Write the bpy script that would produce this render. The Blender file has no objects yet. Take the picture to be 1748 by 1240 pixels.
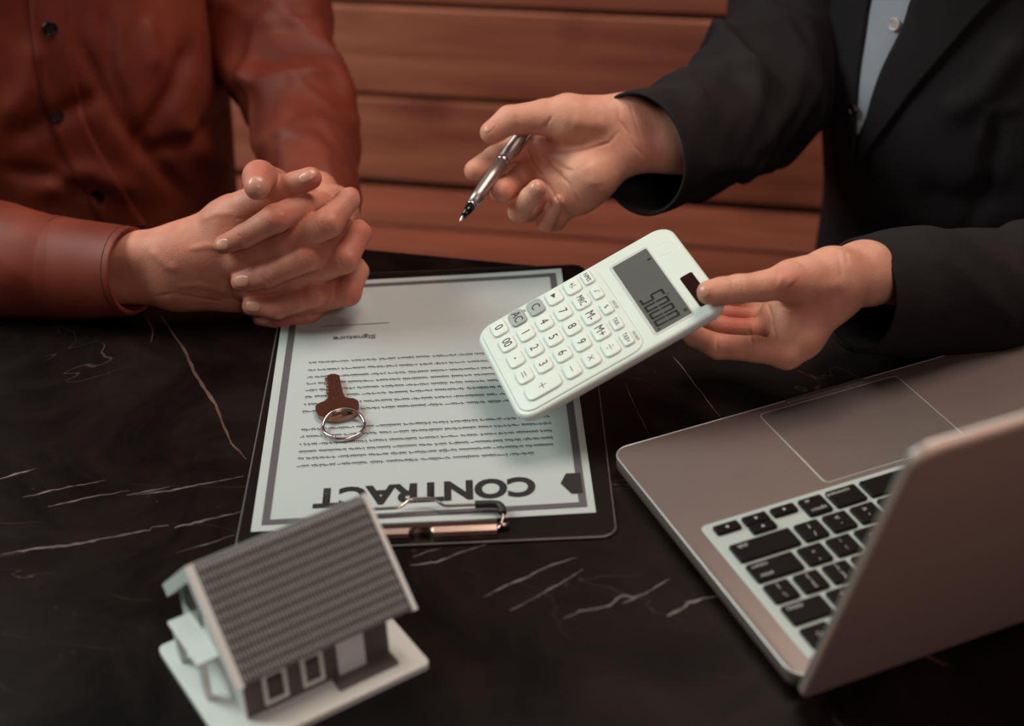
import bpy, bmesh, math, random
import numpy as np
from mathutils import Vector, Matrix
from mathutils.bvhtree import BVHTree

random.seed(7)
sc = bpy.context.scene
COL = sc.collection
T = 0.75                                     # table top height

# ---------------------------------------------------------------- camera
F = 2670.91
PITCH, ROLL = 0.581743744, -0.0428274439
CAMZ = T + 0.603968314
_fw = np.array([0, math.cos(PITCH), -math.sin(PITCH)])
_r = np.array([1.0, 0, 0]); _u = np.cross(_r, _fw)
R2 = math.cos(ROLL)*_r + math.sin(ROLL)*_u
U2 = -math.sin(ROLL)*_r + math.cos(ROLL)*_u
C0 = np.array([0, 0, CAMZ])
cd = bpy.data.cameras.new('camera'); cam = bpy.data.objects.new('camera', cd); COL.objects.link(cam)
cam.matrix_world = Matrix(((R2[0], U2[0], -_fw[0], 0), (R2[1], U2[1], -_fw[1], 0), (R2[2], U2[2], -_fw[2], CAMZ), (0, 0, 0, 1)))
cd.sensor_width = 36; cd.lens = F*36/1748; cd.clip_start = 0.05; cd.clip_end = 50
cd.dof.use_dof = True; cd.dof.focus_distance = 1.06; cd.dof.aperture_fstop = 4.0
sc.camera = cam

# ---------------------------------------------------------------- world, lights, exposure
w = bpy.data.worlds.new('world'); sc.world = w; w.use_nodes = True
bg = w.node_tree.nodes['Background']; bg.inputs[0].default_value = (0.60, 0.20, 0.16, 1); bg.inputs[1].default_value = 0.055
def area(name, loc, target, size, energy, color, sy=None):
    l = bpy.data.lights.new(name, 'AREA'); l.shape = 'RECTANGLE'; l.size = size; l.size_y = sy or size
    l.energy = energy; l.color = color
    o = bpy.data.objects.new(name, l); COL.objects.link(o); o.location = loc
    d = Vector(target) - Vector(loc); o.rotation_euler = d.to_track_quat('-Z', 'Y').to_euler(); return o
area('window_light', (-1.42, 1.18, 1.95), (0.0, 0.95, 0.8), 0.9, 30, (0.85, 1.0, 0.94), 0.9)
area('ceiling_light', (0.4, 1.25, 2.9), (0.1, 1.1, 0.7), 1.8, 6, (1.0, 0.90, 0.82))
area('front_fill', (0.45, -0.35, 1.75), (0.1, 0.7, 0.75), 0.6, 5.0, (1.0, 0.82, 0.74))  # added fill from behind the camera, brightens laptop lid and house front
area('wall_wash', (0.5, 1.28, 2.40), (0.15, 1.95, 0.6), 0.8, 22, (1.0, 0.84, 0.72))
vs = sc.view_settings; vs.view_transform = 'Standard'; vs.look = 'None'; vs.exposure = 0; vs.gamma = 1; vs.use_curve_mapping = False

# ---------------------------------------------------------------- pixel -> point helpers (frame 1748 x 1240)
def ray(x, y): return _fw + (x-874)/F*R2 - (y-620)/F*U2
def PD(x, y, d): return C0 + d*ray(x, y)
def PZ(x, y, z): r = ray(x, y); return C0 + r*(z-CAMZ)/r[2]
def PY(x, y, Y, w=0.0): r = ray(x, y); t = Y/r[1]; return C0 + r*(t-w)
def project(V):
    d = V - C0; z = d @ _fw
    return np.stack([874+F*(d@R2)/z, 620-F*(d@U2)/z], -1)

# ---------------------------------------------------------------- materials
def srgb(r, g, b):
    f = lambda c: (c/255/12.92) if c/255 <= .04045 else ((c/255+.055)/1.055)**2.4
    return (f(r), f(g), f(b), 1)
class NT:
    def __init__(s, name):
        s.m = bpy.data.materials.new(name); s.m.use_nodes = True; s.t = s.m.node_tree
        s.b = s.t.nodes['Principled BSDF']
    def n(s, kind, **kw):
        x = s.t.nodes.new(kind)
        for k, v in kw.items():
            if k.startswith('i_'): x.inputs[k[2:].replace('_', ' ')].default_value = v
            else: setattr(x, k, v)
        return x
    def l(s, a, b): s.t.links.new(a, b)
def mat(name, col, rough=.5, metal=0, spec=.5, var=0, vscale=60, bump=0, bscale=300, col2=None, coat=0, sheen=0, subs=0, stretch=None):
    k = NT(name); b = k.b
    b.inputs['Roughness'].default_value = rough; b.inputs['Metallic'].default_value = metal
    b.inputs['Specular IOR Level'].default_value = spec; b.inputs['Base Color'].default_value = col
    b.inputs['Coat Weight'].default_value = coat; b.inputs['Sheen Weight'].default_value = sheen
    if sheen: b.inputs['Sheen Roughness'].default_value = .4
    if subs:
        b.inputs['Subsurface Weight'].default_value = subs; b.inputs['Subsurface Radius'].default_value = (.006, .002, .001)
        b.inputs['Subsurface Scale'].default_value = 1.0
    tc = k.n('ShaderNodeTexCoord'); vec = tc.outputs['Object']
    if stretch:
        mp = k.n('ShaderNodeMapping'); mp.inputs['Scale'].default_value = stretch; k.l(vec, mp.inputs[0]); vec = mp.outputs[0]
    c2 = col2 or tuple([c*(1-var) for c in col[:3]])+(1,)
    nz = k.n('ShaderNodeTexNoise', i_Scale=vscale, i_Detail=4.0); k.l(vec, nz.inputs['Vector'])
    rp = k.n('ShaderNodeValToRGB'); rp.color_ramp.elements[0].position = .3; rp.color_ramp.elements[1].position = .7
    rp.color_ramp.elements[0].color = c2; rp.color_ramp.elements[1].color = col
    k.l(nz.outputs['Fac'], rp.inputs[0]); k.l(rp.outputs[0], b.inputs['Base Color'])
    if bump:
        n2 = k.n('ShaderNodeTexNoise', i_Scale=bscale, i_Detail=3.0); k.l(vec, n2.inputs['Vector'])
        bp = k.n('ShaderNodeBump', i_Strength=bump, i_Distance=.001); k.l(n2.outputs['Fac'], bp.inputs['Height']); k.l(bp.outputs[0], b.inputs['Normal'])
    return k.m

M = {}
M['white_plastic'] = mat('white_plastic', srgb(208, 215, 208), .38, var=.03)
M['key_white'] = mat('key_white', srgb(216, 222, 215), .34, var=.02)
M['key_grey'] = mat('key_grey', srgb(158, 164, 162), .4, var=.03)
M['lcd'] = mat('lcd', srgb(92, 92, 90), .22, var=.06, vscale=25)
M['bezel'] = mat('bezel', srgb(190, 192, 188), .35, var=.03)
M['solar'] = mat('solar', srgb(40, 20, 16), .2, var=.2)
M['ink'] = mat('ink', srgb(58, 46, 46), .6, var=.05)
M['ink_black'] = mat('ink_black', srgb(12, 6, 8), .6, var=.05)
M['ink_grey'] = mat('ink_grey', srgb(80, 76, 80), .7, var=.05)
M['ink_text'] = mat('ink_text', srgb(84, 86, 94), .7, var=.1)
M['lcd_ink'] = mat('lcd_ink', srgb(22, 24, 24), .4, var=.05)
M['paper'] = mat('paper', srgb(170, 175, 174), .75, var=.02, vscale=8)
M['board'] = mat('board', srgb(17, 9, 9), .42, spec=.2, var=.3, vscale=40)
M['board_edge'] = mat('board_edge', srgb(95, 90, 86), .35, var=.3)
M['chrome'] = mat('chrome', srgb(205, 190, 182), .16, metal=1, var=.05)
M['steel'] = mat('steel', srgb(176, 150, 140), .26, metal=1, var=.1)
M['key_brass'] = mat('key_brass', srgb(172, 128, 112), .3, metal=1, var=.15, bump=.15)
M['rubber'] = mat('rubber', srgb(14, 10, 11), .5, var=.1)
M['gunmetal'] = mat('gunmetal', srgb(172, 160, 154), .36, metal=.85, var=.08, vscale=30)
M['pen_black'] = mat('pen_black', srgb(12, 10, 10), .15, var=.1)
M['alu'] = mat('alu', srgb(118, 103, 99), .42, metal=.35, var=.04, bump=.06, bscale=1800)
M['alu_lid_lightened'] = mat('alu_lid_lightened', srgb(168, 140, 130), .42, metal=.2, var=.04)  # same metal as the base, colour lightened to make up for weak light
M['alu_pad'] = mat('alu_pad', srgb(140, 128, 124), .36, metal=.8, var=.03)
M['alu_edge'] = mat('alu_edge', srgb(205, 208, 204), .3, metal=.6, var=.03)
M['well'] = mat('well', srgb(176, 186, 182), .45, metal=.2, var=.04)
M['kb_black'] = mat('kb_black', srgb(10, 4, 4), .5, spec=.15, var=.1)
M['legend'] = mat('legend', srgb(190, 190, 190), .6, var=.02)
M['glass_black'] = mat('glass_black', srgb(8, 8, 9), .08, var=.1)
M['house_white'] = mat('house_white', srgb(222, 224, 220), .5, var=.03)
M['house_grey'] = mat('house_grey', srgb(92, 82, 80), .55, var=.1)
M['roof_grey'] = mat('roof_grey', srgb(150, 146, 142), .5, var=.12, vscale=90)
M['roof_groove_shade'] = mat('roof_groove_shade', srgb(62, 54, 54), .6, var=.1)  # slab colour carries the shade in the grooves between the ribs
M['house_glass'] = mat('house_glass', srgb(60, 52, 52), .25, var=.1)
M['nail'] = mat('nail', srgb(196, 138, 118), .34, var=.04, coat=.15)
M['shirt_grey'] = mat('shirt_grey', srgb(150, 150, 160), .8, var=.06, bump=.3, bscale=900)
M['btn_black'] = mat('btn_black', srgb(14, 10, 12), .25, var=.1)
M['btn_pearl'] = mat('btn_pearl', srgb(190, 182, 176), .25, var=.1)
M['thread'] = mat('thread', srgb(60, 22, 16), .8, var=.1)
M['lining'] = mat('lining', srgb(16, 12, 13), .3, var=.1)
M['trousers'] = mat('trousers', srgb(16, 12, 14), .85, var=.15)
M['floor'] = mat('floor', srgb(42, 26, 22), .6, var=.3, vscale=3)
M['wall'] = mat('wall', srgb(34, 16, 12), .9, var=.2, vscale=3)
M['table_leg'] = mat('table_leg', srgb(20, 16, 16), .45, var=.1)

def mat_cloth(name, c1, c2, rough, sheen, wscale, bump, twill=False):
    k = NT(name); b = k.b; b.inputs['Roughness'].default_value = rough; b.inputs['Specular IOR Level'].default_value = .25
    b.inputs['Sheen Weight'].default_value = sheen; b.inputs['Sheen Tint'].default_value = c1; b.inputs['Sheen Roughness'].default_value = .45
    tc = k.n('ShaderNodeTexCoord')
    nz = k.n('ShaderNodeTexNoise', i_Scale=22.0, i_Detail=5.0); k.l(tc.outputs['Object'], nz.inputs['Vector'])
    rp = k.n('ShaderNodeValToRGB'); rp.color_ramp.elements[0].position = .3; rp.color_ramp.elements[1].position = .72
    rp.color_ramp.elements[0].color = c2; rp.color_ramp.elements[1].color = c1
    k.l(nz.outputs['Fac'], rp.inputs[0]); k.l(rp.outputs[0], b.inputs['Base Color'])
    mp = k.n('ShaderNodeMapping'); mp.inputs['Rotation'].default_value = (.5, .3, .7 if twill else 0); k.l(tc.outputs['Object'], mp.inputs[0])
    wv = k.n('ShaderNodeTexWave', i_Scale=wscale, i_Distortion=.6); k.l(mp.outputs[0], wv.inputs['Vector'])
    wv2 = k.n('ShaderNodeTexNoise', i_Scale=wscale*2.2, i_Detail=2.0); k.l(mp.outputs[0], wv2.inputs['Vector'])
    ad = k.n('ShaderNodeMath', operation='ADD'); (k.l(wv.outputs['Fac'], ad.inputs[0]) if not twill else None); k.l(wv2.outputs['Fac'], ad.inputs[1])
    bp = k.n('ShaderNodeBump', i_Strength=bump, i_Distance=.0006); k.l(ad.outputs[0], bp.inputs['Height']); k.l(bp.outputs[0], b.inputs['Normal'])
    return k.m
M['rust'] = mat_cloth('rust_cotton', srgb(119, 51, 35), srgb(96, 37, 25), .55, .04, 420, .10)
M['jacket'] = mat_cloth('black_twill', srgb(29, 24, 26), srgb(21, 16, 18), .85, .08, 380, .5, True)

def mat_skin(name, c1, c2, flush):
    k = NT(name); b = k.b; b.inputs['Roughness'].default_value = .56; b.inputs['Specular IOR Level'].default_value = .35
    b.inputs['Subsurface Weight'].default_value = .15; b.inputs['Subsurface Radius'].default_value = (.006, .002, .001); b.inputs['Subsurface Scale'].default_value = .6
    tc = k.n('ShaderNodeTexCoord')
    nz = k.n('ShaderNodeTexNoise', i_Scale=70.0, i_Detail=5.0); k.l(tc.outputs['Object'], nz.inputs['Vector'])
    rp = k.n('ShaderNodeValToRGB'); rp.color_ramp.elements[0].position = .3; rp.color_ramp.elements[1].position = .7
    rp.color_ramp.elements[0].color = c2; rp.color_ramp.elements[1].color = c1; k.l(nz.outputs['Fac'], rp.inputs[0])
    at = k.n('ShaderNodeAttribute', attribute_name='flush')
    mx = k.n('ShaderNodeMix', data_type='RGBA'); mx.inputs[7].default_value = flush
    k.l(at.outputs['Fac'], mx.inputs[0]); k.l(rp.outputs[0], mx.inputs[6]); k.l(mx.outputs[2], b.inputs['Base Color'])
    vo = k.n('ShaderNodeTexVoronoi', i_Scale=900.0); k.l(tc.outputs['Object'], vo.inputs['Vector'])
    n2 = k.n('ShaderNodeTexNoise', i_Scale=260.0, i_Detail=4.0); k.l(tc.outputs['Object'], n2.inputs['Vector'])
    ad = k.n('ShaderNodeMath', operation='ADD'); k.l(vo.outputs['Distance'], ad.inputs[0]); k.l(n2.outputs['Fac'], ad.inputs[1])
    bp = k.n('ShaderNodeBump', i_Strength=.22, i_Distance=.0006); k.l(ad.outputs[0], bp.inputs['Height']); k.l(bp.outputs[0], b.inputs['Normal'])
    return k.m
M['skin_man'] = mat_skin('skin_man', srgb(194, 130, 108), srgb(180, 112, 92), srgb(172, 78, 64))
M['skin_woman'] = mat_skin('skin_woman', srgb(208, 152, 128), srgb(194, 132, 110), srgb(182, 88, 72))

def mat_wood():
    k = NT('wood_plank'); b = k.b; b.inputs['Roughness'].default_value = .6; b.inputs['Specular IOR Level'].default_value = .3
    tc = k.n('ShaderNodeTexCoord'); oi = k.n('ShaderNodeObjectInfo')
    mp = k.n('ShaderNodeMapping'); mp.inputs['Scale'].default_value = (1.2, 14, 14); k.l(tc.outputs['Object'], mp.inputs[0])
    ml = k.n('ShaderNodeMath', operation='MULTIPLY'); ml.inputs[1].default_value = 37; k.l(oi.outputs['Random'], ml.inputs[0])
    n1 = k.n('ShaderNodeTexNoise', noise_dimensions='4D', i_Scale=3.0, i_Detail=6.0, i_Distortion=.6); k.l(mp.outputs[0], n1.inputs['Vector']); k.l(ml.outputs[0], n1.inputs['W'])
    rp = k.n('ShaderNodeValToRGB'); e = rp.color_ramp.elements
    e[0].position = .25; e[0].color = srgb(138, 78, 60); e[1].position = .75; e[1].color = srgb(186, 116, 92)
    k.l(n1.outputs['Fac'], rp.inputs[0])
    n2 = k.n('ShaderNodeTexNoise', noise_dimensions='4D', i_Scale=6.0, i_Detail=1.0); k.l(tc.outputs['Object'], n2.inputs['Vector']); k.l(ml.outputs[0], n2.inputs['W'])
    r2 = k.n('ShaderNodeValToRGB'); r2.color_ramp.elements[0].position = .24; r2.color_ramp.elements[1].position = .42
    r2.color_ramp.elements[0].color = (.45, .38, .36, 1); r2.color_ramp.elements[1].color = (1, 1, 1, 1); k.l(n2.outputs['Fac'], r2.inputs[0])
    mx = k.n('ShaderNodeMix', data_type='RGBA', blend_type='MULTIPLY'); mx.inputs[0].default_value = 1
    k.l(rp.outputs[0], mx.inputs[6]); k.l(r2.outputs[0], mx.inputs[7]); k.l(mx.outputs[2], b.inputs['Base Color'])
    return k.m
M['wood'] = mat_wood()
M['wood_dimmed'] = mat_wood(); M['wood_dimmed'].name = 'wood_seat_dimmed'  # seat boards dimmed in colour to offset the strong overhead light
for n_ in M['wood_dimmed'].node_tree.nodes:
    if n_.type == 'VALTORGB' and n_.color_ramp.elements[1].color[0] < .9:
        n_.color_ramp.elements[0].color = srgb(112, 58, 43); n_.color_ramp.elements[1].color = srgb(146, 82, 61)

def mat_marble():
    k = NT('black_marble'); b = k.b
    tc = k.n('ShaderNodeTexCoord'); v = tc.outputs['Object']
    n1 = k.n('ShaderNodeTexNoise', i_Scale=9.0, i_Detail=8.0, i_Roughness=.65, i_Distortion=.8); k.l(v, n1.inputs['Vector'])
    rp = k.n('ShaderNodeValToRGB'); e = rp.color_ramp.elements
    e[0].position = .38; e[0].color = srgb(5, 2, 2); e[1].position = .82; e[1].color = srgb(33, 24, 22)
    k.l(n1.outputs['Fac'], rp.inputs[0])
    # fine hair scratches: noise ridges
    mp = k.n('ShaderNodeMapping'); mp.inputs['Rotation'].default_value = (0, 0, .5); mp.inputs['Scale'].default_value = (1, 2.2, 1); k.l(v, mp.inputs[0])
    n2 = k.n('ShaderNodeTexNoise', i_Scale=5.0, i_Detail=3.0, i_Distortion=1.5); k.l(mp.outputs[0], n2.inputs['Vector'])
    s = k.n('ShaderNodeMath', operation='SUBTRACT'); s.inputs[1].default_value = .5; k.l(n2.outputs['Fac'], s.inputs[0])
    a = k.n('ShaderNodeMath', operation='ABSOLUTE'); k.l(s.outputs[0], a.inputs[0])
    r2 = k.n('ShaderNodeMapRange'); r2.inputs[1].default_value = 0; r2.inputs[2].default_value = .0035; r2.inputs[3].default_value = 1; r2.inputs[4].default_value = 0; k.l(a.outputs[0], r2.inputs[0])
    n3 = k.n('ShaderNodeTexNoise', i_Scale=11.0, i_Detail=2.0); k.l(v, n3.inputs['Vector'])
    r3 = k.n('ShaderNodeMapRange'); r3.inputs[1].default_value = .55; r3.inputs[2].default_value = .75; r3.inputs[3].default_value = 0; r3.inputs[4].default_value = .5; k.l(n3.outputs['Fac'], r3.inputs[0])
    mu = k.n('ShaderNodeMath', operation='MULTIPLY'); k.l(r2.outputs[0], mu.inputs[0]); k.l(r3.outputs[0], mu.inputs[1])
    mx = k.n('ShaderNodeMix', data_type='RGBA'); mx.inputs[7].default_value = srgb(120, 105, 98)
    k.l(mu.outputs[0], mx.inputs[0]); k.l(rp.outputs[0], mx.inputs[6])
    # specks
    vo = k.n('ShaderNodeTexVoronoi', i_Scale=90.0); k.l(v, vo.inputs['Vector'])
    r4 = k.n('ShaderNodeMapRange'); r4.inputs[1].default_value = .05; r4.inputs[2].default_value = .09; r4.inputs[3].default_value = .45; r4.inputs[4].default_value = 0; k.l(vo.outputs['Distance'], r4.inputs[0])
    m4 = k.n('ShaderNodeMath', operation='MULTIPLY'); k.l(r4.outputs[0], m4.inputs[0]); k.l(r3.outputs[0], m4.inputs[1])
    m5 = k.n('ShaderNodeMix', data_type='RGBA'); m5.inputs[7].default_value = srgb(130, 118, 110); k.l(m4.outputs[0], m5.inputs[0]); k.l(mx.outputs[2], m5.inputs[6])
    k.l(m5.outputs[2], b.inputs['Base Color'])
    rr = k.n('ShaderNodeMapRange'); rr.inputs[3].default_value = .30; rr.inputs[4].default_value = .46; k.l(n1.outputs['Fac'], rr.inputs[0]); k.l(rr.outputs[0], b.inputs['Roughness'])
    b.inputs['Specular IOR Level'].default_value = .14
    return k.m
M['marble'] = mat_marble()
M['vein'] = mat('vein', srgb(118, 108, 102), .4, spec=.35, vscale=60, col2=srgb(50, 42, 40))
M['vein_brown'] = mat('vein_brown', srgb(98, 70, 58), .4, spec=.35, vscale=60, col2=srgb(60, 40, 33))

# ---------------------------------------------------------------- object helpers
def link(name, me, m=None, parent=None, **props):
    o = bpy.data.objects.new(name, me); COL.objects.link(o)
    if m is not None and me is not None:
        me.materials.clear(); me.materials.append(m)
    if parent is not None: o.parent = parent
    for k_, v in props.items(): o[k_] = v
    return o
def empty(name, label, cat, loc=(0, 0, 0), rz=0, group=None, mw=None):
    o = bpy.data.objects.new(name, None); COL.objects.link(o); o.empty_display_size = .02
    if mw is not None: o.matrix_world = mw
    else: o.location = loc; o.rotation_euler = (0, 0, rz)
    o['label'] = label; o['category'] = cat
    if group: o['group'] = group
    return o
def bm_mesh(bm, name='mesh', smooth=False):
    bmesh.ops.recalc_face_normals(bm, faces=bm.faces)
    me = bpy.data.meshes.new(name); bm.to_mesh(me); bm.free()
    if smooth:
        me.polygons.foreach_set('use_smooth', [True]*len(me.polygons))
    return me
def np_mesh(name, V, Q, smooth=True):
    me = bpy.data.meshes.new(name); V = np.asarray(V, np.float32); Q = np.asarray(Q, np.int32); k = Q.shape[1]
    me.vertices.add(len(V)); me.vertices.foreach_set('co', V.ravel())
    me.loops.add(Q.size); me.loops.foreach_set('vertex_index', Q.ravel())
    me.polygons.add(len(Q)); me.polygons.foreach_set('loop_start', np.arange(0, Q.size, k, dtype=np.int32))
    me.update(calc_edges=True); me.validate()
    me.polygons.foreach_set('use_smooth', [smooth]*len(me.polygons))
    return me
def add_box(bm, x0, x1, y0, y1, z0, z1, bev=0, seg=2, mtx=None):
    vs_ = [bm.verts.new((x, y, z)) for x in (x0, x1) for y in (y0, y1) for z in (z0, z1)]
    fs = [bm.faces.new([vs_[i] for i in f]) for f in ((0, 1, 3, 2), (4, 6, 7, 5), (0, 4, 5, 1), (2, 3, 7, 6), (0, 2, 6, 4), (1, 5, 7, 3))]
    if bev:
        es = list({e for f in fs for e in f.edges})
        r = bmesh.ops.bevel(bm, geom=es, offset=bev, segments=seg, affect='EDGES', profile=.5)
        vs_ = list({v for v in r['verts']} | {v for v in vs_ if v.is_valid})
    if mtx is not None: bmesh.ops.transform(bm, matrix=mtx, verts=[v for v in vs_ if v.is_valid])
    return vs_
def rrect(x0, x1, y0, y1, r, n=6):
    """outline of a rounded rectangle; r may be 4 radii, order: x1y1, x0y1, x0y0, x1y0"""
    rs = r if isinstance(r, (tuple, list)) else [r]*4
    out = []
    for q, (cx, cy, sx, sy) in enumerate(((x1, y1, 1, 1), (x0, y1, -1, 1), (x0, y0, -1, -1), (x1, y0, 1, -1))):
        rr = max(rs[q], 1e-5); a0 = q*math.pi/2
        for i in range(n+1):
            a = a0+i/n*math.pi/2
            out.append((cx-sx*rr+rr*math.cos(a), cy-sy*rr+rr*math.sin(a)))
    return out
def add_prism(bm, outline, z0, z1, bev=0, bev_bot=0, seg=3):
    """extruded outline with rounded top (and bottom) rims"""
    o = np.array(outline); n = len(o)
    prev = np.roll(o, 1, 0); nxt = np.roll(o, -1, 0)
    tg = nxt-prev; tg /= (np.linalg.norm(tg, axis=1)[:, None]+1e-12); nr = np.stack([tg[:, 1], -tg[:, 0]], 1)
    area_ = .5*np.sum(o[:, 0]*nxt[:, 1]-nxt[:, 0]*o[:, 1])
    if area_ < 0: nr = -nr
    prof = []
    if bev_bot:
        for i in range(seg+1):
            a = i/seg*math.pi/2; prof.append((-bev_bot*(1-math.sin(a)), z0+bev_bot*(1-math.cos(a))))
    else: prof.append((0, z0))
    if bev:
        for i in range(seg+1):
            a = i/seg*math.pi/2; prof.append((-bev*(1-math.cos(a)), z1-bev*(1-math.sin(a))))
    else: prof.append((0, z1))
    rings = []
    for off, z in prof:
        q = o+nr*off; rings.append([bm.verts.new((p[0], p[1], z)) for p in q])
    for a, b in zip(rings[:-1], rings[1:]):
        for i in range(n):
            j = (i+1) % n; bm.faces.new((a[i], a[j], b[j], b[i]))
    bm.faces.new(rings[-1]); bm.faces.new(list(reversed(rings[0])))
def prism(name, outline, z0, z1, m, parent=None, bev=0, bev_bot=0, seg=3, smooth=False, **pr):
    bm = bmesh.new(); add_prism(bm, outline, z0, z1, bev, bev_bot, seg)
    return link(name, bm_mesh(bm, name, smooth), m, parent, **pr)
def box(name, x0, x1, y0, y1, z0, z1, m, parent=None, bev=0, seg=2, mtx=None, **pr):
    bm = bmesh.new(); add_box(bm, x0, x1, y0, y1, z0, z1, bev, seg, mtx)
    return link(name, bm_mesh(bm, name), m, parent, **pr)
def tube(bm, pts, rad, n=10, closed=False):
    pts = [Vector(p) for p in pts]; N = len(pts); rings = []
    rads = rad if isinstance(rad, (list, tuple)) else [rad]*N
    up = None
    for i, p in enumerate(pts):
        a = pts[(i-1) % N] if (closed or i > 0) else p
        b = pts[(i+1) % N] if (closed or i < N-1) else p
        t = (b-a).normalized()
        if up is None:
            up = Vector((0, 0, 1)) if abs(t.z) < .9 else Vector((1, 0, 0))
        up = (up - t*up.dot(t)).normalized(); sd = t.cross(up)
        rings.append([bm.verts.new(p + (up*math.cos(k*2*math.pi/n)+sd*math.sin(k*2*math.pi/n))*rads[i]) for k in range(n)])
    m_ = N if closed else N-1
    for i in range(m_):
        a, b = rings[i], rings[(i+1) % N]
        for k in range(n): bm.faces.new((a[k], a[(k+1) % n], b[(k+1) % n], b[k]))
    if not closed: bm.faces.new(rings[0]); bm.faces.new(list(reversed(rings[-1])))
def tubeobj(name, pts, rad, m, parent=None, n=10, closed=False, **pr):
    bm = bmesh.new(); tube(bm, pts, rad, n, closed); return link(name, bm_mesh(bm, name, True), m, parent, **pr)
def text_mesh(s, size, bold=0, sx=1.0, ext=0.0, align='CENTER'):
    c = bpy.data.curves.new('txt', 'FONT'); c.body = s; c.size = size; c.align_x = align; c.align_y = 'CENTER'; c.offset = bold; c.extrude = ext
    c.resolution_u = 4
    o = bpy.data.objects.new('txt', c); COL.objects.link(o)
    dg = bpy.context.evaluated_depsgraph_get(); me = bpy.data.meshes.new_from_object(o.evaluated_get(dg))
    bpy.data.objects.remove(o); bpy.data.curves.remove(c)
    if sx != 1: me.transform(Matrix.Diagonal((sx, 1, 1, 1)))
    return me
def text(name, s, size, loc, m, parent, rz=0, bold=0, sx=1.0, ext=.00004):
    me = text_mesh(s, size, bold, sx, ext); o = link(name, me, m, parent); o.location = loc; o.rotation_euler = (0, 0, rz); return o

# ---------------------------------------------------------------- table, floor, wall, bench
prism('floor', [(-3, -1.5), (3, -1.5), (3, 3), (-3, 3)], -.05, 0, M['floor'], kind='structure')
YAW = math.radians(-15.6)
def benchm(x, y, z, rz=YAW): return Matrix.Translation((x, y, z)) @ Matrix.Rotation(rz, 4, 'Z')
BA = math.radians(-13.5)
wb = box('wall_back', -2.4, 2.4, 0, .08, 0, 2.6, M['wall'], kind='structure'); wb.matrix_world = benchm(-.12, 2.02, 0, BA)
tb = empty('table', 'large dark table with a black veined marble top carrying the papers and laptop', 'table', mw=benchm(-.105, 1.092, 0))
# table local: +x along far edge, y<0 toward the camera
prism('tabletop', rrect(-.95, 1.15, -.95, 0, .012), T-.03, T, M['marble'], tb, bev=.003, seg=2)
box('apron', -.85, 1.05, -.86, -.09, T-.10, T-.03, M['table_leg'], tb)
for x in (-.82, 1.02):
    for y in (-.83, -.12): box('leg', x-.03, x+.03, y-.03, y+.03, 0, T-.10, M['table_leg'], tb, bev=.004)
tinv = tb.matrix_world.inverted()
VN = [0]
def vein(pts, wd, m, name='marble_vein'):
    VN[0] += 1; lift_ = .00004+VN[0]*.00001
    bm = bmesh.new(); rnd = random.Random(len(pts)*17+int(pts[0][0]))
    P = []
    for i in range(len(pts)-1):
        a, b = Vector(pts[i]), Vector(pts[i+1]); k = max(2, int((b-a).length/9))
        for j in range(k): P.append(a.lerp(b, j/k)+Vector((rnd.uniform(-1, 1), rnd.uniform(-1, 1)))*.9)
    P.append(Vector(pts[-1])); n = len(P); prev = None
    for i, p in enumerate(P):
        t = (P[min(i+1, n-1)]-P[max(i-1, 0)]).normalized(); nn = Vector((-t.y, t.x))
        ww = wd*(.25+.75*math.sin(math.pi*min(1, max(.02, i/(n-1)))**.8))*rnd.uniform(.45, 1.2)/2
        a, b = p+nn*ww, p-nn*ww
        va, vb = [bm.verts.new(tinv @ Vector(PZ(q.x, q.y, T+lift_))) for q in (a, b)]
        if prev: bm.faces.new((prev[0], va, vb, prev[1]))
        prev = (va, vb)
    bm2 = bm_mesh(bm, name); link(name, bm2, m, tb)
vein([(0, 947), (60, 937), (120, 931), (205, 915), (255, 905), (262, 899), (288, 897)], 3.6, M['vein'])
vein([(297, 901), (350, 889), (410, 874)], 3.4, M['vein'])
vein([(40, 850), (90, 837), (180, 820)], 2.6, M['vein'])
vein([(82, 865), (150, 850), (220, 838)], 2.2, M['vein'])
vein([(215, 846), (250, 840), (290, 831)], 2.8, M['vein'])
vein([(232, 846), (290, 838), (320, 831), (416, 813)], 2.8, M['vein'])
vein([(0, 818), (25, 810), (62, 800)], 3.2, M['vein'])
vein([(275, 540), (300, 575), (315, 597), (330, 633), (345, 657), (368, 690), (382, 728), (395, 757), (420, 784)], 6.5, M['vein_brown'])
vein([(366, 690), (352, 668), (340, 645)], 8, M['vein_brown'])
vein([(250, 540), (262, 565), (258, 585)], 3, M['vein_brown'])
vein([(300, 945), (350, 930), (402, 913)], 1.8, M['vein'])
vein([(700, 965), (745, 960), (790, 942), (835, 928)], 2.6, M['vein'])
vein([(705, 952), (730, 942), (752, 936)], 2.2, M['vein'])
vein([(825, 1020), (870, 998), (900, 985), (940, 965), (985, 952)], 4, M['vein'])
vein([(870, 1043), (910, 1022), (955, 998), (995, 972)], 3.4, M['vein'])
vein([(962, 1057), (990, 1044), (1040, 1035), (1052, 1024), (1062, 1017), (1080, 1020), (1100, 1014), (1120, 1002), (1145, 988)], 5.2, M['vein'])
vein([(1062, 1032), (1082, 1022), (1100, 1014)], 4, M['vein'])
vein([(1138, 1052), (1165, 1038), (1175, 1030), (1200, 1022), (1226, 1018)], 6, M['vein'])
vein([(1068, 655), (1082, 690), (1108, 742)], 1.6, M['vein'])
vein([(1150, 610), (1185, 655), (1232, 716)], 1.6, M['vein'])
vein([(1545, 1100), (1600, 1130), (1630, 1140)], 5, M['vein_brown'])

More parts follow.
